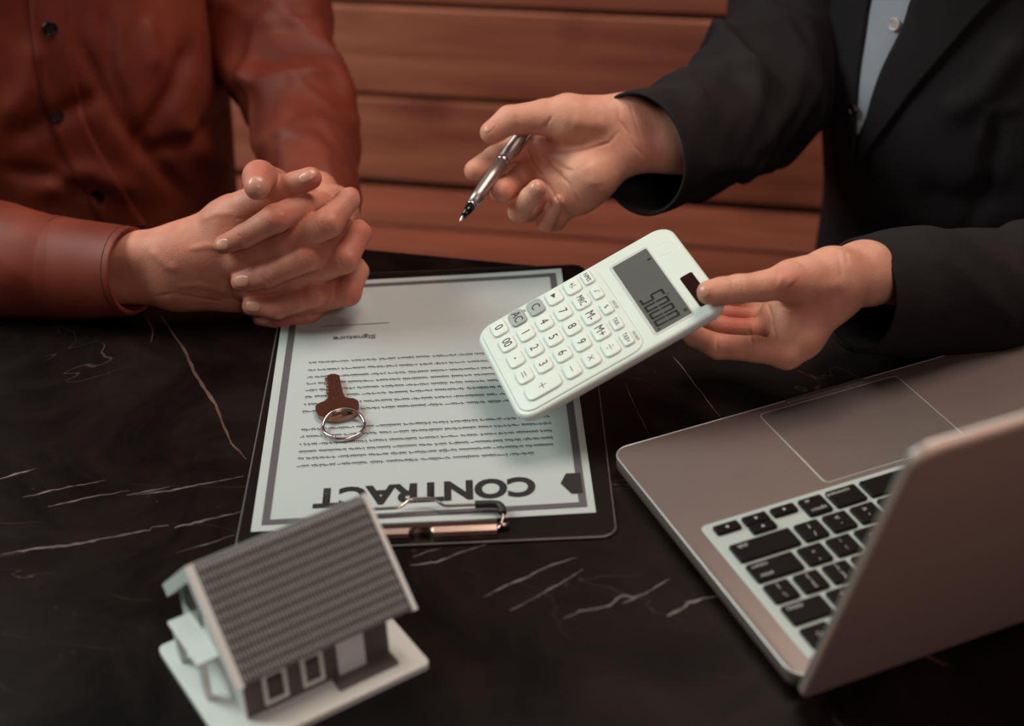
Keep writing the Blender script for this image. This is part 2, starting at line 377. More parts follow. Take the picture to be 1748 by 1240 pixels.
bench = empty('wooden_bench', 'long reddish brown slatted wooden bench behind the two seated people', 'bench', mw=benchm(-.12, 1.80, 0, BA))
for k in range(4):
    z0 = .4535+k*.1195
    box('back_plank', -1.5, 1.5, 0, .022, z0, z0+.1125, M['wood'], bench, bev=.003)
for k in range(4):
    y1 = -.006-k*.104
    box('seat_plank', -1.5, 1.5, y1-.096, y1, .428, .450, M['wood_dimmed'], bench, bev=.003)
for x in (-1.35, 0.02, 1.35):
    box('post', x-.03, x+.03, .023, .065, 0, .94, M['table_leg'], bench)
    box('seat_bearer', x-.03, x+.03, -.40, .022, .37, .428, M['table_leg'], bench)
    box('leg', x-.03, x+.03, -.39, -.33, 0, .37, M['table_leg'], bench)

# ---------------------------------------------------------------- clipboard and contract
PX0, PY0, PA = -.162730184, .740178662, .0215352347
pm = Matrix.Translation((PX0, PY0, T)) @ Matrix.Rotation(PA, 4, 'Z')
clip = empty('clipboard', 'black clipboard with a chrome wire clip lying under the contract sheet', 'clipboard', mw=pm @ Matrix.Translation((0, .002, 0)) @ Matrix.Rotation(math.radians(-1.3), 4, 'Z'))
prism('board', rrect(-.0075, .2205, -.0185, .308, .009), 0, .0022, M['board'], clip, bev=.0006, seg=2)
bm = bmesh.new()
o_ = rrect(-.0078, .2208, -.0188, .3083, .0092)
tube(bm, [(x, y, .0011) for x, y in o_], .0008, 6, True)
link('rim', bm_mesh(bm, 'rim', True), M['board_edge'], clip, label='thin greyish plastic rim of the board')
# clip plate, a curved chrome channel
bm = bmesh.new(); prof = [(y-.0022, z) for y, z in [(-.0150, .0024), (-.0150, .0056), (-.0138, .0078), (-.0100, .0090), (-.0056, .0088), (-.0020, .0070), (-.0012, .0040), (-.0020, .0040), (-.0028, .0064), (-.0060, .0080), (-.0100, .0082), (-.0130, .0070), (-.0142, .0052), (-.0142, .0024)]]
xs = [.0585, .0800, .0930]+[.0965+i*.015/24 for i in range(25)]+[.1150, .1300, .1496]
rings = []
for x in xs:
    notch = max(0, 1-abs(x-.1040)/.0072)
    sh = .0045*math.sqrt(max(0, 1-(1-notch)**2)) if notch > 0 else 0
    rings.append([bm.verts.new((x, y+(sh if y < -.0150 and z < .0080 else 0), z)) for y, z in prof])
for a, b in zip(rings[:-1], rings[1:]):
    for i in range(len(prof)): j = (i+1) % len(prof); bm.faces.new((a[i], a[j], b[j], b[i]))
bm.faces.new(rings[0]); bm.faces.new(list(reversed(rings[-1])))
link('clip_plate', bm_mesh(bm, 'clip_plate'), M['steel'], clip, label='polished metal clip plate with a finger notch')
# wire bail with central hump
wp = [(.1500, -.0120, .0050), (.1530, -.0060, .0058), (.1534, .000, .0072), (.1528, .0062, .0082), (.1500, .0085, .0082), (.141, .0086, .0080), (.124, .0086, .0080), (.1190, .0087, .0080), (.1165, .0095, .0082), (.1120, .0142, .0090), (.1095, .0152, .0092), (.1040, .0154, .0093), (.0980, .0152, .0092), (.0955, .0142, .0090), (.0915, .0095, .0082), (.0885, .0087, .0080), (.080, .0086, .0080), (.064, .0085, .0080), (.0568, .0085, .0082), (.0540, .0062, .0082), (.0534, .000, .0072), (.0538, -.006, .0058), (.0570, -.0120, .0050)]
def smooth_path(p, it=2):
    for _ in range(it):
        q = [p[0]]
        for a, b in zip(p[:-1], p[1:]):
            a_, b_ = Vector(a), Vector(b); q += [tuple(a_.lerp(b_, .25)), tuple(a_.lerp(b_, .75))]
        q.append(p[-1]); p = q
    return p
tubeobj('clip_wire', smooth_path(wp), .00100, M['chrome'], clip, 8)
for s in (1, -1):
    cx = .1034
    bm = bmesh.new(); fx = lambda x: cx+s*(x-cx)
    tube(bm, smooth_path([(fx(.1365), .0087, .0081), (fx(.1490), .0085, .0082), (fx(.1526), .0062, .0082), (fx(.1534), .000, .0074)], 2), .0024, 10)
    link('rubber_cap', bm_mesh(bm, 'rubber_cap', True), M['rubber'], clip, label='black rubber sleeve on the clip wire corner')
    bm = bmesh.new(); tube(bm, [(fx(.1490), -.0085, .0052), (fx(.1570), -.0088, .0050)], .0016, 10)
    link('hinge_pin', bm_mesh(bm, 'hinge_pin', True), M['steel'], clip)

pz = .0024
sheet = empty('contract_sheet', 'white printed contract page clamped on the black clipboard, upside down to the camera', 'document', mw=pm @ Matrix.Translation((0, 0, pz)))
# page: slightly curled at the far right corner
bm = bmesh.new(); NX, NY = 20, 28; g = []
def curl(x, y):
    t = max(0, (x/.21)*.55+(y/.297)*.6-.98); return .030*t*t+.0003*math.sin(y*30)*(x/.21)+.0004
g2 = []
for j in range(NY+1):
    g.append([bm.verts.new((i*.21/NX, j*.297/NY, curl(i*.21/NX, j*.297/NY))) for i in range(NX+1)])
    g2.append([bm.verts.new((i*.21/NX, j*.297/NY, curl(i*.21/NX, j*.297/NY)-.0003)) for i in range(NX+1)])
for j in range(NY):
    for i in range(NX): bm.faces.new((g[j][i], g[j][i+1], g[j+1][i+1], g[j+1][i])); bm.faces.new((g2[j][i], g2[j+1][i], g2[j+1][i+1], g2[j][i+1]))
for i in range(NX):
    bm.faces.new((g[0][i], g2[0][i], g2[0][i+1], g[0][i+1])); bm.faces.new((g[NY][i+1], g2[NY][i+1], g2[NY][i], g[NY][i]))
for j in range(NY):
    bm.faces.new((g[j+1][0], g2[j+1][0], g2[j][0], g[j][0])); bm.faces.new((g[j][NX], g2[j][NX], g2[j+1][NX], g[j+1][NX]))
link('page', bm_mesh(bm, 'page', False), M['paper'], sheet)
def on_page(me, lift=.00030):
    for v in me.vertices: v.co.z += curl(v.co.x, v.co.y)+lift
    return me
def page_strip(bm, x0, x1, y0, y1, n=12):
    hor = (x1-x0) > (y1-y0); A = []
    for i in range(n+1):
        t = i/n
        if hor: A.append((bm.verts.new((x0+t*(x1-x0), y0, 0)), bm.verts.new((x0+t*(x1-x0), y1, 0))))
        else: A.append((bm.verts.new((x0, y0+t*(y1-y0), 0)), bm.verts.new((x1, y0+t*(y1-y0), 0))))
    for a, b in zip(A[:-1], A[1:]): bm.faces.new((a[0], b[0], b[1], a[1]))
bm = bmesh.new()
bx0, bx1, by0, by1, bwd = .0060, .2052, .0056, .2907, .0048
page_strip(bm, bx0, bx1, by0, by0+bwd); page_strip(bm, bx0, bx1, by1-bwd, by1)
page_strip(bm, bx0, bx0+bwd, by0+bwd, by1-bwd); page_strip(bm, bx1-bwd, bx1, by0+bwd, by1-bwd)
link('page_border', on_page(bm_mesh(bm, 'page_border')), M['ink_grey'], sheet)
# pentagon mark on the border
bm = bmesh.new(); c = [bm.verts.new((x, y, 0)) for x, y in ((.2035, .0190), (.1965, .0190), (.1905, .0300), (.1945, .0395), (.2035, .0395))]
bm.faces.new(c); link('pentagon_mark', on_page(bm_mesh(bm, 'pm'), .0005), M['ink_black'], sheet)
me = text_mesh('CONTRACT', .0262, .0011, 1.30)
ws = [v.co.x for v in me.vertices]; hs = [v.co.y for v in me.vertices]
sx = .1385/(max(ws)-min(ws)); sy = .0200/(max(hs)-min(hs)); ox = (max(ws)+min(ws))/2; oy = (max(hs)+min(hs))/2
for v in me.vertices: v.co.x = .1055-(v.co.x-ox)*sx; v.co.y = .0289-(v.co.y-oy)*sy
link('title', on_page(me), M['ink_black'], sheet)
me = text_mesh('Signature', .0072, .00015, 1.15)
for v in me.vertices: v.co.x = .0545-v.co.x; v.co.y = .2150-v.co.y
link('signature_caption', on_page(me), M['ink_text'], sheet)
bm = bmesh.new(); page_strip(bm, .0300, .0790, .2322, .2328)
link('signature_line', on_page(bm_mesh(bm, 'sl')), M['ink_grey'], sheet)
# body text: rows of tiny illegible strokes grouped in words
rnd = random.Random(3); bm = bmesh.new()
rows = [(.0640+.00605*i, .1885) for i in range(1, 8)]
rows = [.0634, .0715, .0790, .0870, .0955, .1035, .1245, .1330, .1420, .1500, .1580, .1660, .1750, .1846, .1965]
for ri, y in enumerate(rows):
    x = .1885-(.011 if ri in (0, 6) else 0)*rnd.random(); end = .0235
    if ri == 0: x = .1755
    if ri == 6: x = .184
    if ri == 14: end = .155
    while x > end:
        wl = rnd.uniform(.007, .021); xe = max(end, x-wl)
        while x > xe:
            sw = rnd.uniform(.0005, .0009); h = .0026 if rnd.random() < .72 else .0040; dn = .0009 if rnd.random() < .1 else 0
            for a, b, c_, d in ((x-sw*.55, x, y-h/2*1, y+.00095+dn), (x-.0013, x, y+.0003, y+.00095)) if rnd.random() < .75 else ((x-.0013, x, y-.0006, y+.0),):
                q = [bm.verts.new(p) for p in ((a, c_, 0), (b, c_, 0), (b, d, 0), (a, d, 0))]; bm.faces.new(q)
            x -= .0013
        x -= .0013
link('printed_lines', on_page(bm_mesh(bm, 'pl')), M['ink_text'], sheet, kind='stuff')

# ---------------------------------------------------------------- house key with ring, lying on the page
kz = T+.0035
K0 = Vector((*PZ(577, 705, kz)[:2], kz)); ka = math.radians(99)
key = empty('house_key', 'coppery metal key on a split ring lying on the contract text', 'key', loc=tuple(K0), rz=ka)
# local: +x toward the blade tip
vv = [(.0110, -.0058), (.0300, -.0050), (.0400, -.0048), (.0425, -.0020), (.0430, .0010), (.0415, .0036), (.0398, .0030), (.0380, .0056), (.0360, .0036), (.0344, .0050), (.0326, .0034), (.0308, .0052), (.0290, .0038), (.0270, .0054), (.0252, .0040), (.0232, .0058), (.0212, .0042), (.0192, .0060), (.0172, .0050), (.0110, .0062)]
bm = bmesh.new(); add_prism(bm, vv, .0015, .0037, .0003, 0, 1); link('blade', bm_mesh(bm, 'blade'), M['key_brass'], key)
for yy in (.0016, -.0012): box('blade_groove', .0125, .0415, yy-.0006, yy+.0006, .0036, .0040, M['steel'], key, bev=.0001)
bow = [(.0125, .0060), (.0105, .0075), (.0085, .0120), (.0060, .0142), (.0010, .0146), (-.0060, .0132), (-.0095, .0090), (-.0112, .004), (-.0115, 0), (-.0112, -.004), (-.0100, -.0090), (-.0060, -.0132), (.0010, -.0146), (.0060, -.0142), (.0090, -.0115), (.0105, -.0075), (.0125, -.0060)]
hole = [(-.0058+.0024*math.sin(a), .0070*math.cos(a)) for a in [i*2*math.pi/20 for i in range(20)]]
bm = bmesh.new()
def ring_faces(bm, outer, inner, z0, z1):
    import mathutils
    from mathutils.geometry import tessellate_polygon
    allp = outer+inner
    tr = tessellate_polygon([[Vector((x, y, 0)) for x, y in outer], [Vector((x, y, 0)) for x, y in inner]])
    lo = [bm.verts.new((x, y, z0)) for x, y in allp]; hi = [bm.verts.new((x, y, z1)) for x, y in allp]
    for t in tr:
        bm.faces.new([hi[i] for i in t]); bm.faces.new([lo[i] for i in reversed(t)])
    for s, n in ((0, len(outer)), (len(outer), len(inner))):
        for i in range(n):
            a, b = s+i, s+(i+1) % n; bm.faces.new((lo[a], lo[b], hi[b], hi[a]))
ring_faces(bm, bow, hole, .0012, .0040); link('bow', bm_mesh(bm, 'bow'), M['key_brass'], key)
# split ring: passes through the hole, lies towards -x
_q = Vector(PZ(587, 728, kz+.002))-K0; rc = Vector((_q.x*math.cos(ka)+_q.y*math.sin(ka), -_q.x*math.sin(ka)+_q.y*math.cos(ka), .0028)); rp_ = []
for i in range(97):
    a = math.pi+i/96*2*math.pi*1.92; t = i/96
    rr = .0138
    rp_.append((rc.x+rr*math.cos(a), rc.y+rr*math.sin(a), .0006+.0022*t+.0042*max(0, math.cos(a))))
tubeobj('split_ring', rp_, .00105, M['chrome'], key, 8, label='silver double wound split ring')

# ---------------------------------------------------------------- calculator
CR = Matrix(((.2789, .8896, -.3617), (-.9582, .2325, -.1668), (-.0643, .3931, .9173)))
CR = Matrix([list(r_) for r_ in CR]);
cx_, cy_, cz_ = [Vector([CR[i][j] for i in range(3)]).normalized() for j in range(3)]
cz_ = cx_.cross(cy_).normalized(); cy_ = cz_.cross(cx_)
cmw = Matrix(((cx_.x, cy_.x, cz_.x, -.0075), (cx_.y, cy_.y, cz_.y, .8877), (cx_.z, cy_.z, cz_.z, .048+T), (0, 0, 0, 1)))
calc = empty('calculator', 'white pocket calculator held up over the contract by the suited person', 'calculator', mw=cmw)
ZF = -.0012
prism('body', rrect(-.0125, .0902, -.0165, .1335, .013, 8), -.0100, ZF, M['white_plastic'], calc, bev=.0028, bev_bot=.0055, seg=4, smooth=True)
prism('back_cover', rrect(-.006, .0830, -.008, .098, .012, 6), -.0145, -.0095, M['white_plastic'], calc, bev=0, bev_bot=.003, smooth=True)
prism('keypad_panel', rrect(-.0092, .0870, -.0128, .0768, (.010, .010, .010, .010), 6), ZF-.001, -.0003, M['white_plastic'], calc, bev=.0009, seg=3, smooth=True)
prism('screen_bezel', rrect(-.0012, .0828, .0835, .1128, .003), ZF-.001, ZF+.0003, M['bezel'], calc, bev=.0005)
lcd = prism('screen', rrect(.0020, .0806, .0858, .1116, .0008), ZF-.001, ZF+.0007, M['lcd'], calc, bev=.0001, seg=1)
prism('solar_panel', rrect(.0452, .0800, .1178, .1268, .0015), ZF-.001, ZF+.0002, M['solar'], calc, bev=.0001, seg=1)
bm = bmesh.new(); tube(bm, [(.0112+.0062*math.cos(a), .1222+.0062*math.sin(a), ZF-.0003) for a in [i*2*math.pi/28 for i in range(28)]], .0005, 6, True)
link('round_emboss', bm_mesh(bm, 'em', True), M['white_plastic'], calc)
# seven segment digits 5'000.
SEG = {'5': 'afgcd', '0': 'abcdef'}
def seg_digit(bm, ch, x0, y0, w_, h_, t, z):
    sl = lambda x, y: (x+(y-y0)*.06, y)
    R = {'a': (x0+.3*t, x0+w_-.3*t, y0+h_-t, y0+h_), 'g': (x0+.4*t, x0+w_-.4*t, y0+h_/2-t/2, y0+h_/2+t/2), 'd': (x0+.3*t, x0+w_-.3*t, y0, y0+t),
         'f': (x0, x0+t, y0+h_/2+.25*t, y0+h_-.25*t), 'b': (x0+w_-t, x0+w_, y0+h_/2+.25*t, y0+h_-.25*t),
         'e': (x0, x0+t, y0+.25*t, y0+h_/2-.25*t), 'c': (x0+w_-t, x0+w_, y0+.25*t, y0+h_/2-.25*t)}
    for s in SEG[ch]:
        a, b, c_, d = R[s]; q = [bm.verts.new((*sl(*p), z)) for p in ((a, c_), (b, c_), (b, d), (a, d))]; bm.faces.new(q)
bm = bmesh.new(); zz = ZF+.00085
for i, ch in enumerate('5000'): seg_digit(bm, ch, .0452+i*.0083, .0880, .0064, .0168, .0015, zz)
for x, y, a, b in ((.0531, .1052, .0007, .0018), (.0783, .0878, .0013, .0013)):
    q = [bm.verts.new(p) for p in ((x, y, zz), (x+a, y, zz), (x+a, y+b, zz), (x, y+b, zz))]; bm.faces.new(q)
link('screen_digits', bm_mesh(bm, 'dg'), M['lcd_ink'], lcd)
text('screen_indicator', 'K', .0032, (.0138, .1090, zz), M['lcd_ink'], lcd, bold=.0001)
text('screen_indicator', 'M', .0032, (.0755, .1090, zz), M['lcd_ink'], lcd, bold=.0001)
CPX, CPY = .0182, .01410
def calc_key(x, y, hx, hy, s, m, ts, fx=1.0, dx=0):
    k = prism('calculator_key', rrect(x-hx, x+hx, y-hy, y+hy, min(hx, hy)*.62, 5), -.0006, .0013, m, calc, bev=.0009, seg=3, smooth=True)
    if s == '>>': 
        b_ = bmesh.new(); q = [b_.verts.new((x+px_, y+py_, .00145)) for px_, py_ in ((-.0022, -.0018), (.0022, 0), (-.0022, .0018))]; b_.faces.new(q)
        link('key_legend', bm_mesh(b_, 'kl'), M['ink'], k)
    elif s == 'div':
        b_ = bmesh.new(); add_box(b_, x-.0028, x+.0028, y-.0002, y+.0002, .0013, .00142)
        for s_ in (1, -1): add_box(b_, x-.0004, x+.0004, y+s_*.0020-.0004, y+s_*.0020+.0004, .0013, .00142)
        link('key_legend', bm_mesh(b_, 'kl'), M['ink'], k)
    elif s == 'root':
        b_ = bmesh.new(); tube(b_, [(x-.0018, y, .00138), (x-.0010, y-.0014, .00138), (x-.0002, y+.0018, .00138), (x+.0022, y+.0018, .00138)], .00018, 5)
        link('key_legend', bm_mesh(b_, 'kl'), M['ink'], k)
    elif s in ('+', '-', 'x', '=', '.'):
        b_ = bmesh.new(); L_ = .0027
        if s in '+-': add_box(b_, x-L_, x+L_, y-.00023, y+.00023, .0013, .00142)
        if s == '+': add_box(b_, x-.00023, x+.00023, y-L_, y+L_, .0013, .00142)
        if s == '=':
            for q_ in (.0010, -.0010): add_box(b_, x-L_, x+L_, y+q_-.00023, y+q_+.00023, .0013, .00142)
        if s == '.': add_box(b_, x-.0006, x+.0006, y-.0006, y+.0006, .0013, .00142)
        if s == 'x':
            for a_ in (.785, -.785): add_box(b_, -.0026, .0026, -.00023, .00023, .0013, .00142, mtx=Matrix.Translation((x, y, 0)) @ Matrix.Rotation(a_, 4, 'Z'))
        link('key_legend', bm_mesh(b_, 'kl'), M['ink'], k)
    else: text('key_legend', s, ts, (x+dx, y, .0014), M['ink'], k, sx=fx)
    return k
grid = [['0', '00', '.', '='], ['AC', '1', '2', '3'], ['C', '4', '5', '6', '-'], ['>>', '7', '8', '9', 'x'], ['+/-', 'MRC', 'M-', 'M+', 'div'], ['H/M/S', 'root', '%', 'TAX-', 'TAX+']]
for j, row in enumerate(grid):
    for i, s in enumerate(row):
        y = j*CPY if j < 5 else 4*CPY+.0116
        if j < 5: calc_key(i*CPX, y, .0076, .0055, s, M['key_grey'] if s in ('AC', 'C') else M['key_white'], .0088 if len(s) < 3 else .0068, .9 if len(s) < 3 else .72)
        else: calc_key(i*CPX, y, .0068, .0036, s, M['key_white'], .0046, .8)
calc_key(4*CPX, .5*CPY, .0076, .0125, '+', M['key_white'], .009)
text('panel_print', 'RATE SET', .0028, (2*CPX+.001, .0738, -.00025), M['ink'], calc, sx=.8)
text('panel_print', 'TAX RATE', .0028, (4*CPX+.001, .0738, -.00025), M['ink'], calc, sx=.8)
text('panel_print', 'OFF', .0024, (-.004, 1*CPY+.0063, -.00025), M['ink_grey'], calc, sx=.8)

# ---------------------------------------------------------------- laptop
LX, LY, LA = .371816473, .80275991, .371978431
LY_F, LX_L, LY_H = .104, -.2945, -.118
lap = empty('laptop', 'open silver laptop with black keys, its lid back turned to the camera', 'laptop', mw=Matrix.Translation((LX, LY, T)) @ Matrix.Rotation(LA, 4, 'Z'))
LX_R = -.138*2-LX_L
bm = bmesh.new()
o_ = rrect(LX_L, LX_R, LY_H, LY_F, .011, 8); add_prism(bm, o_, .0015, .0140, .0012, .005, 3)
link('base', bm_mesh(bm, 'base', True), M['alu'], lap)
bm = bmesh.new(); tube(bm, [(x, y, .0137) for x, y in rrect(LX_L+.0003, LX_R-.0003, LY_H+.0003, LY_F-.0003, .011, 8)], .0005, 5, True)
link('base_rim', bm_mesh(bm, 'br', True), M['alu_edge'], lap, label='bright chamfered rim of the base')
for x in (LX_L+.02, LX_R-.02):
    for y in (LY_H+.02, LY_F-.02): prism('rubber_foot', [(x+.007*math.cos(a), y+.007*math.sin(a)) for a in [i*math.pi/8 for i in range(16)]], 0, .002, M['rubber'], lap)
# notch in the front edge
prism('lid_notch', rrect(-.138-.030, -.138+.030, LY_F-.0035, LY_F+.0004, .0015), .0105, .01445, M['alu_pad'], lap, bev=.0003, seg=1)
U = .01905
# trackpad, with a bright groove around it
prism('trackpad_groove', rrect(-.192, -.0865, .0170, .0975, .004), .0139, .01415, M['alu_edge'], lap)
prism('trackpad', rrect(-.1912, -.0873, .0178, .0967, .0035), .0139, .0143, M['alu_pad'], lap, bev=.0001, seg=1)
# keyboard plate
prism('keyboard_plate', rrect(-14.5*U-.0042, .0042, -5.52*U-.004, .5*U+.0035, .004), .0138, .01435, M['well'], lap, bev=.0003, seg=1, label='pale plate framing the keys')
def lap_key(u0, u1, r0, r1, legs):
    """u in key units from the left end as the typist sees it; local x = -u*U (typist faces the camera)"""
    g_ = .0016; x0, x1 = -u1*U+g_, -u0*U-g_; y0, y1 = -(r1)*U+g_, -(r0)*U-g_
    k = prism('laptop_key', rrect(x0, x1, y0, y1, .0014, 3), .0142, .0163, M['kb_black'], lap, bev=.0004, seg=1)
    for s, dx, dy, sz in legs:
        cxk, cyk = (x0+x1)/2, (y0+y1)/2
        text('key_legend', s, sz, (cxk+dx, cyk+dy, .0164), M['legend'], k, rz=math.pi, ext=0)
def sp(s, d=0): return [(s, d, 0, .0055)]
def row(r, items):
    u = 0
    for s, wd in items:
        lg = []
        if len(s) == 1 and s.isalpha(): lg = [(s, 0, .0, .0062)]
        elif len(s) == 2 and s not in ('fn',): lg = [(s[0], 0, .0035, .0055), (s[1], 0, -.0035, .0055)]
        elif s: 
            half = (wd*U)/2-.0045; side = 1 if u > 7 else -1
            lg = [(s, -side*(half-.0045), .0042 if wd > 1.1 else .0045, .0040)]
            if s == 'return': lg.append(('enter', -side*(half-.0045), -.004, .0040))
            if s == 'option' : lg = [(s, 0, -.0042, .0040), ('alt', -.003, .0045, .0034)]
        lap_key(u, u+wd, r-.5, r+.5, lg); u += wd
row(1, [('shift', 2.25)]+[(c, 1) for c in 'ZXCVBNM']+[('<,', 1), ('>.', 1), ('?/', 1), ('shift', 2.25)])
row(2, [('caps', 1.75)]+[(c, 1) for c in 'ASDFGHJKL']+[(':;', 1), ('"\'', 1), ('return', 1.75)])
row(3, [('tab', 1.5)]+[(c, 1) for c in 'QWERTYUIOP']+[('{[', 1), ('}]', 1), ('|\\', 1)])
row(4, [('~`', 1)]+[(c, 1) for c in ('!1', '@2', '#3', '$4', '%5', '^6', '&7', '*8', '(9', ')0', '_-', '+=')]+[('delete', 1.5)])
u = 0
for i in range(14):
    wd = 14.5/14; lap_key(u, u+wd, 4.52, 5.50, [('esc' if i == 0 else ('F%d' % i if i < 13 else '\u25cb'), 0, 0, .0042)]); u += wd
row(0, [('fn', 1), ('ctrl', 1), ('option', 1), ('command', 1.25), ('', 5), ('command', 1.25), ('option', 1)])
def half_key(u0, u1, r0, r1, ang):
    g_ = .0016; x0, x1 = -u1*U+g_, -u0*U-g_; y0, y1 = -(r1)*U+(g_ if r1 > .2 else .0003), -(r0)*U-(g_ if r0 < -.2 else .0003)
    k = prism('laptop_key', rrect(x0, x1, y0, y1, .001, 3), .0142, .0163, M['kb_black'], lap, bev=.0003, seg=1)
    b_ = bmesh.new(); cx2, cy2 = (x0+x1)/2, (y0+y1)/2
    b_.faces.new([b_.verts.new((cx2+.0014*math.cos(ang+a), cy2+.0014*math.sin(ang+a), .0164)) for a in (0, 2.094, 4.189)])
    link('key_legend', bm_mesh(b_, 'ar'), M['legend'], k)
half_key(11.5, 12.5, -.5, 0, 0); half_key(12.5, 13.5, -.5, 0, -math.pi/2); half_key(12.5, 13.5, 0, .5, math.pi/2); half_key(13.5, 14.5, -.5, 0, math.pi)
# hinge barrel and lid, opened about 108 degrees
tubeobj('hinge', [(LX_L+.03, LY_H+.001, .0115), (LX_R-.03, LY_H+.001, .0115)], .0048, M['kb_black'], lap, 12)
LID = math.radians(108); LL = .212
lidm = Matrix.Translation((0, LY_H-.003, .0065)) @ Matrix.Rotation(LID-math.pi, 4, 'X')
# lid local: -y runs away from hinge (towards the top), rotate so that it points up
def lidobj(name, outline, z0, z1, m, bev=0, **pr):
    bm = bmesh.new(); add_prism(bm, outline, z0, z1, bev, bev, 3)
    bm_ = bm_mesh(bm, name, False)
    o = link(name, bm_, m, lap, **pr); o.matrix_local = lidm; return o
lidm = Matrix.Translation((0, LY_H-.0035, .0070)) @ Matrix.Rotation(math.pi-LID, 4, 'X').inverted()
lid = None
bm = bmesh.new(); add_prism(bm, rrect(LX_L, LX_R, 0, LL, (.011, .011, .004, .004), 8), -.0055, 0, .0012, .0022, 3)
lm = bm_mesh(bm, 'lid', True)
# lid frame: y axis = direction up the lid in world/laptop space, z axis = inner (screen) side
uy = Vector((0, math.cos(LID), math.sin(LID))); ux = Vector((1, 0, 0)); uz = ux.cross(uy)
lidm = Matrix(((1, 0, 0, 0), (0, uy.y, uz.y, LY_H-.0020), (0, uy.z, uz.z, .0075), (0, 0, 0, 1)))
# LID angle is measured from the base plane; screen side faces the typist (+y)
if uz.y > 0: flip = 1
else: flip = -1
if flip < 0:
    lm.transform(Matrix.Diagonal((1, 1, -1, 1))); lm.flip_normals()
o = link('lid', lm, M['alu_lid_lightened'], lap); o.matrix_local = lidm
o = prism('screen', rrect(LX_L+.006, LX_R-.006, .012, LL-.005, .004), 0, .0004, M['glass_black'], lap)
if flip < 0: o.data.transform(Matrix.Diagonal((1, 1, -1, 1))); o.data.flip_normals()
o.matrix_local = lidm
bm = bmesh.new(); tube(bm, [(x, y, 0) for x, y in rrect(LX_L+.0006, LX_R-.0006, .0006, LL-.0006, (.0105, .0105, .004, .004), 8)], .0009, 6, True)
o = link('lid_rim', bm_mesh(bm, 'lr', True), M['alu_edge'], lap, label='bright metal rim around the lid'); o.matrix_local = lidm

# ---------------------------------------------------------------- model house
hm = Matrix.Translation((-.1519, .5586, T)) @ Matrix.Rotation(math.radians(31.5), 4, 'Z')
house = empty('model_house', 'small toy house with a ribbed grey roof on a white base in the foreground', 'model house', mw=hm)
prism('base_plate', rrect(0, .1185, 0, .098, .004), 0, .004, M['house_white'], house, bev=.0008)
WX0, WX1, WY0, WY1, WZ = .019, .1035, .019, .0965, .034
RY, RZ = .0605, .0795
bm = bmesh.new()
prof = [(WY0, .004), (WY1, .004), (WY1, WZ+.002), (RY, RZ-.007), (WY0, WZ+.002)]
a = [bm.verts.new((WX0, y, z)) for y, z in prof]; b = [bm.verts.new((WX1, y, z)) for y, z in prof]
for i in range(5): j = (i+1) % 5; bm.faces.new((a[i], a[j], b[j], b[i]))
bm.faces.new(a); bm.faces.new(list(reversed(b)))
link('walls', bm_mesh(bm, 'walls'), M['house_grey'], house)
# left gable clad in white
bm = bmesh.new(); a = [bm.verts.new((WX0-.0012, y, z)) for y, z in prof]; b = [bm.verts.new((WX0-.0001, y, z)) for y, z in prof]
for i in range(5): j = (i+1) % 5; bm.faces.new((a[i], a[j], b[j], b[i]))
bm.faces.new(a); bm.faces.new(list(reversed(b))); link('gable_panel', bm_mesh(bm, 'gp'), M['house_white'], house, label='pale gable end wall panel')
RX0, RX1 = .0165, .1170
NE, FE = (.0130, .0335), (.1080, .0335)       # eave lines (y, z)
for side, (ey, ez) in enumerate((NE, FE)):
    d = Vector((0, ey-RY, ez-RZ)); Ln = d.length; d.normalize(); nrm = Vector((0, -d.z, d.y)) if side == 1 else Vector((0, d.z, -d.y))
    if nrm.z < 0: nrm = -nrm
    # slab
    bm = bmesh.new(); q = []
    for x in (RX0, RX1):
        for s, t in ((0, 0), (Ln, 0), (Ln, -.0024), (0, -.0024)):
            p = Vector((x, RY, RZ))+d*s+nrm*t; q.append(bm.verts.new(p))
    for f in ((0, 1, 2, 3), (7, 6, 5, 4), (0, 4, 5, 1), (1, 5, 6, 2), (2, 6, 7, 3), (3, 7, 4, 0)): bm.faces.new([q[i] for i in f])
    link('roof_slab', bm_mesh(bm, 'rs'), M['roof_groove_shade'], house)
    # courses of ribbed tiles, each course overlapping the one below
    NR, NC = 12, 48; st = Ln/NR; cw = (RX1-RX0-.003)/NC; tmpl = None
    for r_ in range(NR):
        if tmpl is None:
            bm = bmesh.new()
            for c_ in range(NC):
                x0 = RX0+.0015+c_*cw; pr = [(cw*.18, .0), (cw*.26, .0011), (cw*.5, .0014), (cw*.74, .0011), (cw*.82, .0)]
                rows3 = [[bm.verts.new(Vector((x0+px_, 0, 0))+nrm*(h_*f1+f2 if h_ else 0)+d*(st*f3)) for px_, h_ in pr] for f1, f2, f3 in ((1, -.0002, 0), (1, .0010, .66), (1, -.0006, .72), (1, -.0006, 1.0))]
                for A, B in zip(rows3[:-1], rows3[1:]):
                    for i in range(4): bm.faces.new((A[i], A[i+1], B[i+1], B[i]))
            tmpl = bm_mesh(bm, 'tile_course')
        o = link('tile_course', tmpl, M['roof_grey'], house); o.location = Vector((0, RY, RZ))+d*(r_*st)
